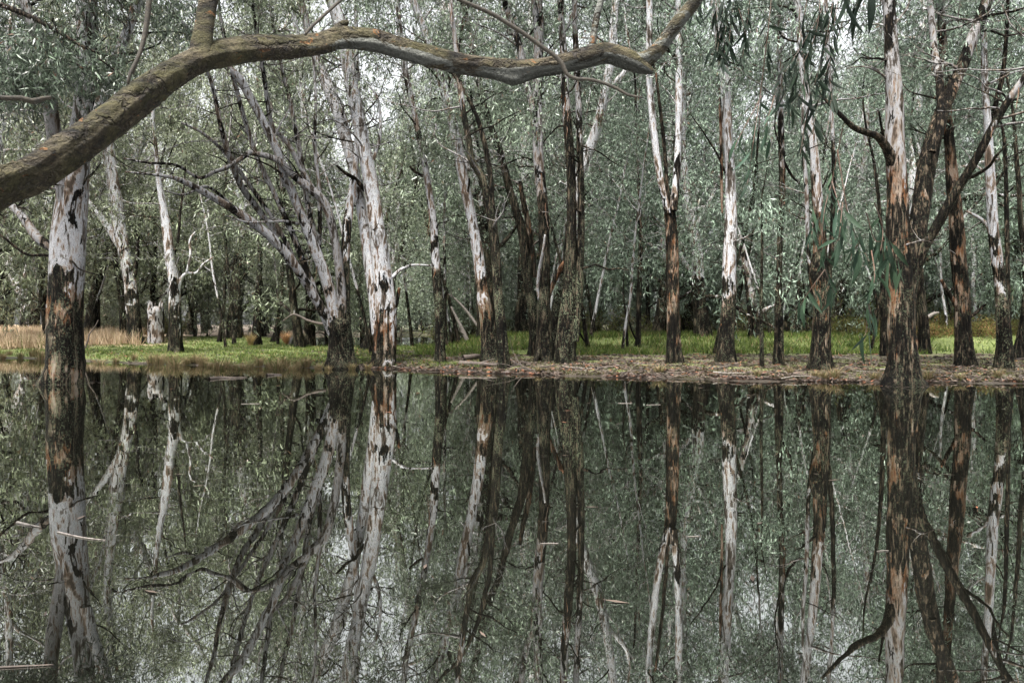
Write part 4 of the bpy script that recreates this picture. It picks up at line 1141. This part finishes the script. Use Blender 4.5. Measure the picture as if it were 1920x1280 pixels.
hanging_spray("dark bunch of gum leaves hanging at the top before the white streaked gum", 7.2,
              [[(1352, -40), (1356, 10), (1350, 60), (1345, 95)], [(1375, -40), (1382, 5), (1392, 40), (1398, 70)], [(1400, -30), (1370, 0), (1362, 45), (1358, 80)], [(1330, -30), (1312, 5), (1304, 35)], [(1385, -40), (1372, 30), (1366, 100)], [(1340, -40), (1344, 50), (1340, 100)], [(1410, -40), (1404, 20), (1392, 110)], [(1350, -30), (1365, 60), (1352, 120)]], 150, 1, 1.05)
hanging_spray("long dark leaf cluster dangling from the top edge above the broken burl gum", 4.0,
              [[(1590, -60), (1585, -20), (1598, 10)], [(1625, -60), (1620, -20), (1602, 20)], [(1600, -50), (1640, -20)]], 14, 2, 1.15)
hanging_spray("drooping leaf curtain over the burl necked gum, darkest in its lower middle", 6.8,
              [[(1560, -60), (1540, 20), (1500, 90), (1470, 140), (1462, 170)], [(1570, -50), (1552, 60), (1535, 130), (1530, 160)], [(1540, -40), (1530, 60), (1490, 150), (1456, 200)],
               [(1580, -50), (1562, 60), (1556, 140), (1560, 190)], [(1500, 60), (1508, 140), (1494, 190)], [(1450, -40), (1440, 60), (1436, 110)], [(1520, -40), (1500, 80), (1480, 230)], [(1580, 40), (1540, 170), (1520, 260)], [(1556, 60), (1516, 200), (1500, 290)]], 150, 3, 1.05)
hanging_spray("thin spray of long blue green leaves beside the white streaked gum's middle", 5.0,
              [[(1440, 60), (1425, 180), (1412, 270), (1404, 330), (1400, 348)], [(1428, 180), (1385, 260), (1378, 280)], [(1452, 180), (1436, 240), (1440, 262)]], 17, 4, 1.0)
hanging_spray("light green drooping spray in front of the burl, ending in a bent red twig", 4.5,
              [[(1580, 240), (1562, 330), (1545, 400), (1542, 470), (1547, 505)], [(1547, 505), (1525, 535), (1508, 560), (1498, 578)], [(1540, 360), (1525, 420), (1522, 440)], [(1560, 340), (1580, 420), (1560, 470)], [(1547, 505), (1556, 530), (1560, 545)]], 52, 5, 0.95)
hanging_spray("large leaves on red twigs hanging left of the massive gum's fork", 4.3,
              [[(1570, 280), (1590, 400), (1612, 455), (1630, 490)], [(1612, 455), (1600, 470), (1594, 490)], [(1625, 400), (1640, 450), (1660, 452), (1672, 470)], [(1660, 452), (1668, 480), (1682, 500)], [(1640, 380), (1655, 430), (1651, 470)], [(1580, 380), (1575, 430), (1572, 455)]], 54, 6, 1.0)
hanging_spray("single string of leaves trailing lowest, down to the bank left of the massive gum", 4.0,
              [[(1634, 470), (1640, 520), (1628, 570), (1624, 620), (1620, 630)], [(1628, 570), (1634, 590)]], 12, 7, 1.0)

# ------------------------------------------------------------------ foliage of the old left gum that droops in front of it
def build_left_foliage():
    rng = np.random.default_rng(9)
    hi = [(rng.uniform(-160, 440), rng.uniform(-330, 30)) for _ in range(62)]
    for lab, d, spots in (
        ("high leafy bough of the old gum, spreading across the top left edge", 20.5, hi),
        ("dark drooping leaf mass left of the old gum's top, above the mossy limb", 17.0,
         [(20, 60), (60, 70), (100, 75), (30, 110), (75, 115), (120, 110), (160, 120), (50, 150), (95, 160), (140, 155), (185, 150), (15, 150), (30, 180), (200, 110), (120, 190)]),
    ):
        o3 = P(100, 60, d)
        root = empty("leafy_bough", o3, lab, "branch")
        br, tips = MB(), []
        for px, py in spots:
            p = P(px, py - 40, d + rng.uniform(-0.8, 0.8) * (1 if py > 40 else 4.5))
            branching(br, p, (rng.normal(0, 1), rng.normal(0, 1), -0.3), 0.9, 0.02, rng, 2, tips, np.array((0.3, 0.4, 0.3, 0)), -0.25)
        tips = [q for q in tips if rng.random() < 0.75]
        rows = np.array([(*P(-60, -10, d), 0.07), (*P(30, 20, d), 0.06), (*P(100, 55, d), 0.045), (*P(160, 90, d), 0.03), (*P(215, 110, d), 0.012)])
        pr = spline(rows, 0.12)
        tube(br, pr[:, :3], pr[:, 3], 7, np.array((0.2, 0.4, 0.3, 0)))
        o = link("branches", br.mesh("branches", BARK, True, o3), root); o['kind'] = 'stuff'
        v, q, c = clump_leaves(np.array(tips), 34, 0.30, 0.17, 0.032, rng)
        o = link("crown", mesh_np("crown", v - o3, [q], LEAF, c), root); o['kind'] = 'stuff'
        o.color = (0.42, 0.52, 0.42, 1)

build_left_foliage()

# ------------------------------------------------------------------ ground cover
def blades(px0, px1, dmin, dmax, n, h, w, mat, name, label, keep, rng, lean=0.45, shore=None):
    px = rng.uniform(px0, px1, n)
    d = dmin + (dmax - dmin) * rng.uniform(0, 1, n) ** 1.5
    if shore is not None: d = np.interp(px, SHORE_X, SHORE_D) + shore[0] + (shore[1] - shore[0]) * rng.uniform(0, 1, n) ** 1.4
    x = (px - CX) / FPX * d
    z = terrain(x, d)
    ok = keep(x, d, z, px)
    x, d, z = x[ok], d[ok], z[ok]
    m = len(x)
    base = np.column_stack([x, d, z - 0.01])
    a = rng.uniform(0, 2 * math.pi, m)
    side = np.column_stack([np.cos(a), np.sin(a), np.zeros(m)]) * (w * rng.uniform(0.6, 1.4, m) * 0.5)[:, None]
    hh = h * rng.uniform(0.4, 1.2, m)
    tip = base + np.column_stack([rng.normal(0, lean, m) * hh, rng.normal(0, lean, m) * hh, hh])
    v = np.stack([base - side, base + side, tip], 1).reshape(-1, 3)
    c = np.zeros((m, 4)); c[:, 0] = rng.uniform(0, 1, m); c[:, 1] = rng.uniform(0, 1, m)
    o = link(name, mesh_np(name, v, [np.arange(3 * m).reshape(m, 3)], mat, np.repeat(c, 3, axis=0)))
    return props(o, label, None, None, 'stuff')

gr = np.random.default_rng(31)
zone = lambda x, d, z: ground_zones(x, d, z)
blades(-60, 900, 24, 54, 90000, 0.13, 0.03, GRASS, "short_grass", "short bright grass on the left bank",
       lambda x, d, z, px: (z > 0.05) & (gr.random(len(x)) < zone(x, d, z)[0] - 0.3 + 0.8 * sines(x, d, 1.2) + 0.7 * sines(x, d, 3.3)), gr)
blades(780, 2050, 30, 46, 70000, 0.24, 0.04, GRASS, "green_grass", "vivid green grass on the low mound behind the leaf litter",
       lambda x, d, z, px: (gr.random(len(x)) < zone(x, d, z)[0] - 0.3 + 0.8 * sines(x, d, 0.8) + 0.8 * sines(x, d, 2.6)) & (gr.random(len(x)) > sst(1650, 1800, px) * 0.8), gr)
blades(640, 2050, 0, 0, 26000, 0.10, 0.02, SEDGE, "sparse_grass", "sparse brownish grass along the water's edge on the right",
       lambda x, d, z, px: (z > 0.01) & (sines(x, d, 1.7) > -0.1), gr, 0.6, (0.1, 7)).color = (0.30, 0.36, 0.28, 1)
blades(-120, 265, 38, 66, 22000, 0.75, 0.045, STRAW, "straw_grass", "tall straw coloured grass at the back of the left bank",
       lambda x, d, z, px: (z > 0.05) & (sines(x, d, 0.7) > -0.45) & ((d > 41) | (px < 120)), gr, 0.3)

def build_litter():
    rng = np.random.default_rng(41)
    n = 88000
    px = rng.uniform(120, 2050, n)
    t = rng.uniform(0, 1, n) ** 1.5 * 11
    d = np.interp(px, SHORE_X, SHORE_D) + t + 0.1
    x = (px - CX) / FPX * d
    z = terrain(x, d)
    ok = (z > 0.0) & (rng.random(n) < 0.55 + 0.75 * sines(x, d, 1.5) - 0.03 * t) & (rng.random(n) < 0.16 + 0.84 * sst(560, 700, px))
    x, d, z = x[ok], d[ok], z[ok]
    m = len(x)
    a = rng.uniform(0, 2 * math.pi, m)
    dirv = np.column_stack([np.cos(a), np.sin(a), rng.normal(0.1, 0.25, m)])
    sd_ = np.column_stack([-np.sin(a), np.cos(a), rng.normal(0, 0.5, m)])
    l = rng.uniform(0.05, 0.13, m)[:, None]; w = rng.uniform(0.010, 0.022, m)[:, None]
    p = np.column_stack([x, d, z + 0.012 + rng.uniform(0, 0.03, m)])
    v = np.stack([p - dirv * l, p + sd_ * w, p + dirv * l, p - sd_ * w], 1).reshape(-1, 3)
    c = np.zeros((m, 4)); c[:, 0] = rng.uniform(0, 1, m) ** 1.3; c[:, 1] = rng.uniform(0, 1, m)
    o = link("leaf_litter", mesh_np("leaf_litter", v, [np.arange(4 * m).reshape(m, 4)], LITTER, np.repeat(c, 4, axis=0)))
    props(o, "fallen gum leaves and bark scraps strewn over the right bank", None, None, 'stuff')

build_litter()

def tussock_mesh(seed, h, n, mat, spread=0.5):
    r = np.random.default_rng(seed)
    a = r.uniform(0, 2 * math.pi, n); q = r.uniform(0, 1, n) ** 0.6
    base = np.column_stack([np.cos(a) * q * 0.14, np.sin(a) * q * 0.14, np.full(n, -0.03)])
    hh = h * r.uniform(0.5, 1.1, n)
    out = np.column_stack([np.cos(a), np.sin(a), np.zeros(n)])
    mid = base + out * (spread * 0.35 * hh * q)[:, None]; mid[:, 2] += hh * 0.6
    tip = base + out * (spread * hh * (0.3 + q))[:, None] + r.normal(0, 0.04, (n, 3)); tip[:, 2] += hh
    s = np.column_stack([-np.sin(a), np.cos(a), np.zeros(n)]) * 0.008
    v = np.stack([base - s, base + s, mid + s * 0.8, mid - s * 0.8, tip], 1).reshape(-1, 3)
    k = np.arange(n)[:, None] * 5
    c = np.zeros((n, 4)); c[:, 0] = r.uniform(0, 1, n); c[:, 1] = r.uniform(0, 1, n)
    return mesh_np("tussock", v, [k + np.array([0, 1, 2, 3]), k + np.array([3, 2, 4])], mat, np.repeat(c, 5, axis=0))

def at_ground(px, py):
    d = base_depth(px, py)
    x = (px - CX) / FPX * d
    return x, d, float(terrain(x, d))

def build_tussocks():
    rng = np.random.default_rng(51)
    sedge = [tussock_mesh(k, 0.42, 130, SEDGE, 0.7) for k in range(4)]
    straw = [tussock_mesh(k + 9, 0.75, 260, STRAW, 0.6) for k in range(3)]
    def put(me, px, py, s, label, group, name="grass_tussock", tint=(1, 1, 1, 1)):
        x, d, z = at_ground(px, py)
        o = link(name, me, None, (x, d, z)); o.rotation_euler = (0, 0, rng.uniform(0, 6.28)); o.scale = (s, s, s * rng.uniform(0.85, 1.15)); o.color = tint
        props(o, label, "tussock", group)
    for px, py in [(310, 690), (322, 684), (296, 684), (330, 688), (284, 682), (220, 680), (187, 682), (380, 685), (395, 689), (410, 691), (425, 688), (440, 691), (455, 692), (365, 682), (505, 690), (518, 692), (530, 689),
                   (545, 693), (470, 690), (560, 690), (575, 688), (250, 676), (595, 692), (350, 684), (488, 686), (40, 672), (62, 668), (20, 666), (75, 674), (5, 672)]:
        put(sedge[rng.integers(0, 4)], px + rng.uniform(-3, 3), py, rng.uniform(0.7, 1.25), "sedge tuft on the left shore, " + where(px).replace("behind", "in front of"), "sedge tufts along the left water's edge")
    for px, py in [(1640, 712), (1665, 718), (1705, 722), (1722, 716), (1740, 712), (1545, 712), (1528, 708), (1420, 706), (1565, 712), (1800, 712), (1870, 708), (1235, 700), (1480, 702), (1010, 698), (690, 692), (660, 693), (615, 693)]:
        put(sedge[rng.integers(0, 4)], px, py, rng.uniform(0.45, 0.85), "small withered tuft on the right shore, " + where(px).replace("behind", "in front of"), "withered tufts along the right water's edge")
    put(straw[0], 536, 645, 1.1, "orange brown tussock beside the dark trunk that tilts right", "standing tussocks of the left bank", tint=(0.95, 0.7, 0.5, 1))
    put(straw[1], 470, 648, 0.8, "small straw tussock at the foot of the slim dark trunk on the grass", "standing tussocks of the left bank", tint=(0.9, 0.85, 0.6, 1))
    put(straw[2], 285, 640, 1.1, "rust tinted tussock at the foot of the pale broken stump", "standing tussocks of the left bank", tint=(0.9, 0.72, 0.55, 1))
    for px, py in [(60, 640), (70, 637), (210, 640), (205, 636), (190, 642), (225, 640), (28, 640), (12, 634), (175, 636)]:
        put(straw[rng.integers(0, 3)], px, py, rng.uniform(0.8, 1.3), "straw tussock in the pale grass either side of the old gum", "straw tussocks in the pale grass")

build_tussocks()

def scrub_mesh(seed, n, r0, h):
    r = np.random.default_rng(seed)
    k = 26
    a = r.uniform(0, 2 * math.pi, k); q = r.uniform(0, 1, k) ** 0.5
    c = np.column_stack([np.cos(a) * q * r0, np.sin(a) * q * r0, h * (0.15 + 0.75 * r.uniform(0, 1, k) * (1 - 0.5 * q ** 2))])
    v, f, cc = clump_leaves(c, n // k, 0.24, 0.12, 0.03, r)
    v[:, 2] = np.maximum(v[:, 2], -0.03)
    st = MB()
    for i in range(14):
        e = c[i]
        tube(st, np.array([(e[0] * 0.15, e[1] * 0.15, -0.1), e * np.array((0.6, 0.6, 0.5)), e]), [0.012, 0.009, 0.004], 4, np.array((0.2, 0.3, 0.3, 0)))
    return mesh_np("foliage", v, [f], SCRUB, cc), st.mesh("stems", BARK)

def build_scrub():
    rng = np.random.default_rng(61)
    kinds = [scrub_mesh(k, 2600, 0.9, 1.0) for k in range(3)]
    for k in range(44):                                   # taller grey shrubs that close the view under the crowns
        px = rng.uniform(850, 1990) if k < 32 else rng.uniform(90, 420)
        d = rng.uniform(45, 56) if k < 32 else rng.uniform(58, 68)
        x = (px - CX) / FPX * d; z = float(terrain(x, d))
        if z < 0.05: continue
        e = empty("scrub_bush", (x, d, z), "twiggy grey green shrub at the wood's foot, " + where(px), "bush", "grey shrubs under the wood")
        e.rotation_euler = (0, 0, rng.uniform(0, 6.28)); s = rng.uniform(1.3, 2.1); e.scale = (s, s, s * rng.uniform(0.9, 1.4))
        f, st = kinds[rng.integers(0, 3)]
        o = link("foliage", f, e); o['kind'] = 'stuff'; g = rng.uniform(0.6, 1.1); o.color = (0.62 * g, 0.98 * g, 1.35 * g, 1)
        o = link("stems", st, e); o['kind'] = 'stuff'
    for px, d in [(1590, 40), (1610, 43), (1640, 42), (1735, 38), (1755, 41), (1772, 39), (1790, 43), (1822, 40), (1840, 38), (1850, 42), (1868, 40), (1900, 39), (1918, 42), (1745, 36), (1830, 36.5), (1940, 38), (1700, 42), (1670, 44)]:
        x = (px - CX) / FPX * d; z = float(terrain(x, d))
        e = empty("scrub_bush", (x, d, z), "rusty scrub bush in the low band, " + where(px), "bush", "rusty scrub bushes on the right")
        e.rotation_euler = (0, 0, rng.uniform(0, 6.28)); s = rng.uniform(0.75, 1.15); e.scale = (s, s, s * rng.uniform(0.8, 1.15))
        f, st = kinds[rng.integers(0, 3)]
        g = rng.uniform(0, 1)
        o = link("foliage", f, e); o['kind'] = 'stuff'; o.color = (1.0 - 0.35 * g, 0.9 + 0.2 * g, 0.8, 1)
        o = link("stems", st, e); o['kind'] = 'stuff'

build_scrub()

# ------------------------------------------------------------------ fallen wood and floating scraps
def stick(name, label, pts, d, w, mat, cat, group=None, forks=0, seed=0, on_water=False):
    rng = np.random.default_rng(seed)
    rows = []
    for k, (px, py) in enumerate(pts):
        if on_water:
            dd = FPX * CAM_H / (py - HY); p = P(px, py, dd); p[2] = 0.004
        else:
            dd = d if d else base_depth(px, py)
            p = P(px, py, dd)
            g = float(terrain(p[0], p[1])); p[2] = max(p[2], g + w * 0.3) if d else g + w * 0.5
        rows.append(p)
    rows = np.array(rows)
    o3 = rows[0].copy()
    pr = spline(rows, 0.08 if not on_water else 0.03)
    r = w * 0.5 * (1 - 0.6 * np.linspace(0, 1, len(pr)) ** 1.5)
    mb = MB()
    tube(mb, pr, r, 8 if w > 0.03 else 5, np.array((0.3, 0.3, 0.3, 0.1)), 0.8, seed)
    for k in range(forks):
        i = rng.integers(1, max(2, len(pr) - 1))
        dv = rng.normal(0, 1, 3) + (pr[-1] - pr[0]) / np.linalg.norm(pr[-1] - pr[0]); dv[2] = abs(dv[2]) * 0.6
        pts2, rr = grow(pr[i], dv, np.linalg.norm(pr[-1] - pr[0]) * 0.35, r[i] * 0.6, rng, 0.1, 0.2, 4)
        tube(mb, pts2, rr, 5, np.array((0.3, 0.3, 0.3, 0.1)))
    o = link(name, mb.mesh(name, mat, True, o3), None, o3)
    return props(o, label, cat, group)

stick("fallen_log", "dark wet log lying at the water's edge by the leaning white gum", [(862, 686), (890, 687), (925, 689), (938, 688)], None, 0.17, STICK, "log", None, 2, 1)
stick("fallen_log", "short black log end on litter left of the leaning white gum's foot", [(868, 676), (890, 674), (912, 672)], None, 0.20, STICK, "log", None, 1, 2)
stick("fallen_log", "thick stick on the bank to the right of the central clump", [(1118, 694), (1140, 691), (1161, 688)], None, 0.09, STICK, "log", None, 0, 3)
stick("fallen_branch", "root like dark branch jutting to the water left of the central clump", [(955, 676), (968, 684), (985, 692), (1002, 697)], None, 0.09, STICK, "branch", "fallen branches on the bank", 3, 4)
stick("fallen_branch", "slender reddish branch at the waterline right of the central clump", [(1160, 702), (1185, 698), (1210, 695)], None, 0.06, STICK, "branch", "fallen branches on the bank", 1, 5)
stick("fallen_branch", "pale twiggy branch on the grass beside the brown footed gum", [(268, 645), (285, 641), (300, 643)], None, 0.05, PALE_STICK, "branch", "fallen branches on the bank", 2, 6)
stick("fallen_branch", "bark ribbon lying on the bank below the white streaked gum", [(1345, 693), (1365, 688), (1385, 683)], None, 0.06, STICK, "branch", "fallen branches on the bank", 0, 7)
stick("fallen_branch", "long thin branch lying along the shore below the brown spotted gum", [(1215, 688), (1260, 686), (1300, 689)], None, 0.05, STICK, "branch", "fallen branches on the bank", 2, 8)
stick("leaning_branch", "bent bare stick rising from the grass right of the old water gum", [(160, 652), (165, 638), (168, 626), (178, 612), (184, 600)], 31.5, 0.07, STICK, "branch")
stick("fallen_log", "broken trunk hung up in the wood behind the brown spotted gum", [(1281, 318), (1292, 340), (1302, 356), (1312, 378), (1322, 398)], 45, 0.5, STICK, "log", None, 3, 10)
stick("dead_branch", "bleached broken bough in the wood right of the brown spotted gum", [(1277, 410), (1290, 401), (1305, 396), (1320, 396)], 44, 0.34, PALE_STICK, "branch", None, 1, 11)
stick("dead_branch", "sawn off pale branch poking out right of the massive gum", [(1722, 602), (1738, 595), (1750, 588), (1760, 586)], 37, 0.26, PALE_STICK, "branch", None, 1, 12)
stick("dead_branch", "white arching dead branch on the mound behind the slender grey gum", [(915, 640), (895, 610), (880, 590), (865, 572), (848, 556), (838, 550)], 38, 0.16, PALE_STICK, "branch", None, 2, 13)
stick("dead_branch", "leaning pale pole with black foot on the green mound", [(876, 638), (868, 620), (858, 600), (846, 575)], 37, 0.20, PALE_STICK, "branch", None, 1, 14)
stick("dead_branch", "curved dead limb bowing over the lake behind the leaning fan tree", [(612, 608), (595, 606), (575, 600), (560, 592), (548, 590), (530, 602)], 34, 0.14, STICK, "branch", None, 2, 15)

fr = random.Random(71)
for k in range(46):                       # bark and sticks all over the littered shore
    px = fr.uniform(640, 1920); ds = float(np.interp(px, SHORE_X, SHORE_D))
    d = ds + fr.uniform(0.2, 3.2) if k < 34 else ds + fr.uniform(3, 9)
    x = (px - CX) / FPX * d; a = fr.uniform(-0.6, 0.6); L = fr.uniform(0.35, 1.5)
    p0 = np.array((x, d)); dv = np.array((math.cos(a), math.sin(a)))
    rows = []
    w = fr.uniform(0.02, 0.055)
    for s in (0, 0.35, 0.7, 1.0):
        q = p0 + dv * L * s + np.array((0, fr.uniform(-0.06, 0.06)))
        rows.append((q[0], q[1], max(float(terrain(q[0], q[1])), 0) + w * 0.55 + fr.uniform(0, 0.04)))
    rows = np.array(rows); mb = MB()
    pr = spline(rows, 0.1)
    tube(mb, pr, w * 0.5 * np.linspace(1, 0.5, len(pr)), 6, np.zeros(4), 0.6, k)
    o = link("fallen_stick", mb.mesh("fallen_stick", STICK if fr.random() < 0.75 else PALE_STICK, True, rows[0]), None, rows[0])
    props(o, "weathered stick lying in the leaf litter, " + where(px).replace("behind", "in front of"), "stick", "sticks scattered in the leaf litter")

for k, (px, py, L, ang, mat) in enumerate([(1030, 1019, 34, 0.02, 0), (1300, 1006, 22, 0.05, 0), (1172, 756, 26, -0.1, 0), (1225, 759, 28, 0.15, 0), (1655, 1033, 24, 0.1, 0), (470, 757, 34, 0.05, 0)]):
    dd = FPX * CAM_H / (py - HY); x = (px - CX) / FPX * dd; L = L * dd / FPX
    rows = np.array([(x - L / 2, dd - ang * L, 0.003), (x, dd + 0.01 * L, 0.004), (x + L / 2, dd + ang * L, 0.003)])
    mb = MB(); pr = spline(rows, L / 6); tube(mb, pr, np.full(len(pr), 0.0016 + 0.00015 * dd), 5, np.zeros(4))
    o = link("floating_twig", mb.mesh("floating_twig", PALE_STICK, True, rows[1]), None, rows[1])
    props(o, "short pale twig floating flat on the still water", "twig", "pale twigs floating on the water")
stick("floating_bark", "long reddish bark strip floating across the old gum's reflection", [(108, 998), (130, 1003), (160, 1009), (197, 1013)], None, 0.013, PALE_STICK, "bark strip", None, 0, 21, True)
stick("floating_bark", "short bark scrap floating at the left edge of the water", [(32, 980), (50, 984), (76, 989)], None, 0.022, PALE_STICK, "bark strip", None, 1, 22, True)
stick("floating_bark", "thin straight stick floating low in the left corner of the water", [(-5, 1252), (40, 1250), (100, 1247)], None, 0.009, STICK, "stick", None, 0, 23, True)
stick("debris_raft", "long low raft of dark debris floating near the left bank", [(392, 711), (415, 709), (440, 709), (462, 708)], None, 0.10, STICK, "debris raft", None, 0, 24, True)
stick("debris_raft", "short raft of dark debris floating left of the leaning fan tree", [(500, 704), (515, 703), (528, 703)], None, 0.10, STICK, "debris raft", None, 0, 25, True)

# ------------------------------------------------------------------ damp air under the trees
def build_haze():
    x, y0, y1, z0, z1 = 420, -30, 420, -3.2, 45
    v = np.array([(-x, y0, z0), (x, y0, z0), (x, y1, z0), (-x, y1, z0), (-x, y0, z1), (x, y0, z1), (x, y1, z1), (-x, y1, z1)], float)
    f = np.array([[0, 3, 2, 1], [4, 5, 6, 7], [0, 1, 5, 4], [1, 2, 6, 5], [2, 3, 7, 6], [3, 0, 4, 7]])
    m, N, L = new_mat("damp_air")
    p = N.new("ShaderNodeVolumePrincipled")
    p.inputs['Color'].default_value = (0.86, 0.95, 0.92, 1)
    p.inputs['Density'].default_value = 0.00004
    p.inputs['Anisotropy'].default_value = 0.2
    o = N.new("ShaderNodeOutputMaterial"); L.new(p.outputs[0], o.inputs['Volume'])
    props(link("haze", mesh_np("haze", v, [f], m)), "thin damp haze between the trees", None, None, 'stuff')

build_haze()

# ------------------------------------------------------------------ leaves afloat, thickest against the bank
def build_floating_leaves():
    rng = np.random.default_rng(91)
    n = 1500
    px = rng.uniform(-50, 1970, n)
    d = np.interp(px, SHORE_X, SHORE_D) - 0.2 - rng.exponential(1.0, n)
    k = 70
    d[:k] = rng.uniform(3.5, 18, k)
    for bx, bd, r0, i0 in ((-10.75, 19.0, 0.62, 100), (8.95, 18.4, 0.6, 190)):          # caught round the two trunks that stand in the water
        aa = rng.uniform(0, 6.28, 90); rr = r0 + rng.exponential(0.12, 90)
        d[i0:i0 + 90] = bd + rr * np.sin(aa); px[i0:i0 + 90] = CX + FPX * (bx + rr * np.cos(aa)) / d[i0:i0 + 90]
    keep = (rng.random(n) < 0.35 + 0.6 * (sines(px * 0.02, d, 1.0) > 0.1)) | (np.arange(n) < 280)
    px, d = px[keep], np.maximum(d[keep], 3.2)
    m = len(px)
    p = np.column_stack([(px - CX) / FPX * d, d, rng.uniform(0.003, 0.008, m)])
    a = rng.uniform(0, 6.28, m)
    u = np.column_stack([np.cos(a), np.sin(a), rng.normal(0, 0.04, m)]); w = np.column_stack([-np.sin(a), np.cos(a), rng.normal(0, 0.08, m)])
    l = rng.uniform(0.03, 0.075, m)[:, None]; ww = l * 0.2
    v = np.stack([p - u * l, p + w * ww, p + u * l, p - w * ww], 1).reshape(-1, 3)
    v[:, 2] = np.maximum(v[:, 2], 0.002)
    c = np.zeros((m, 4)); c[:, 0] = rng.uniform(0, 1, m); c[:, 1] = rng.uniform(0, 1, m)
    o = link("floating_leaves", mesh_np("floating_leaves", v, [np.arange(4 * m).reshape(m, 4)], LITTER, np.repeat(c, 4, axis=0)))
    props(o, "fallen leaves floating on the water, thickest against the bank", None, None, 'stuff')

build_floating_leaves()

# ------------------------------------------------------------------ look-alikes that stand in the same place are told apart by their order
def order_labels():
    sets = {}
    for o in scene.objects:
        if o.parent is None and o.get('label') and o.get('category'):
            sets.setdefault(o['label'], []).append(o)
    names = ["second", "third", "fourth", "fifth", "sixth", "seventh", "eighth"]
    for lab, obs in sets.items():
        n = len(obs)
        if n < 2 or n > 9: continue
        obs.sort(key=lambda o: o.location.x / max(o.location.y, 1))
        for k, o in enumerate(obs):
            pre = "leftmost" if k == 0 else "rightmost" if k == n - 1 else "middle" if n == 3 else names[k - 1] + " from left,"
            new = pre + " " + lab
            if len(new.replace(",", "").split()) <= 16: o['label'] = new

order_labels()
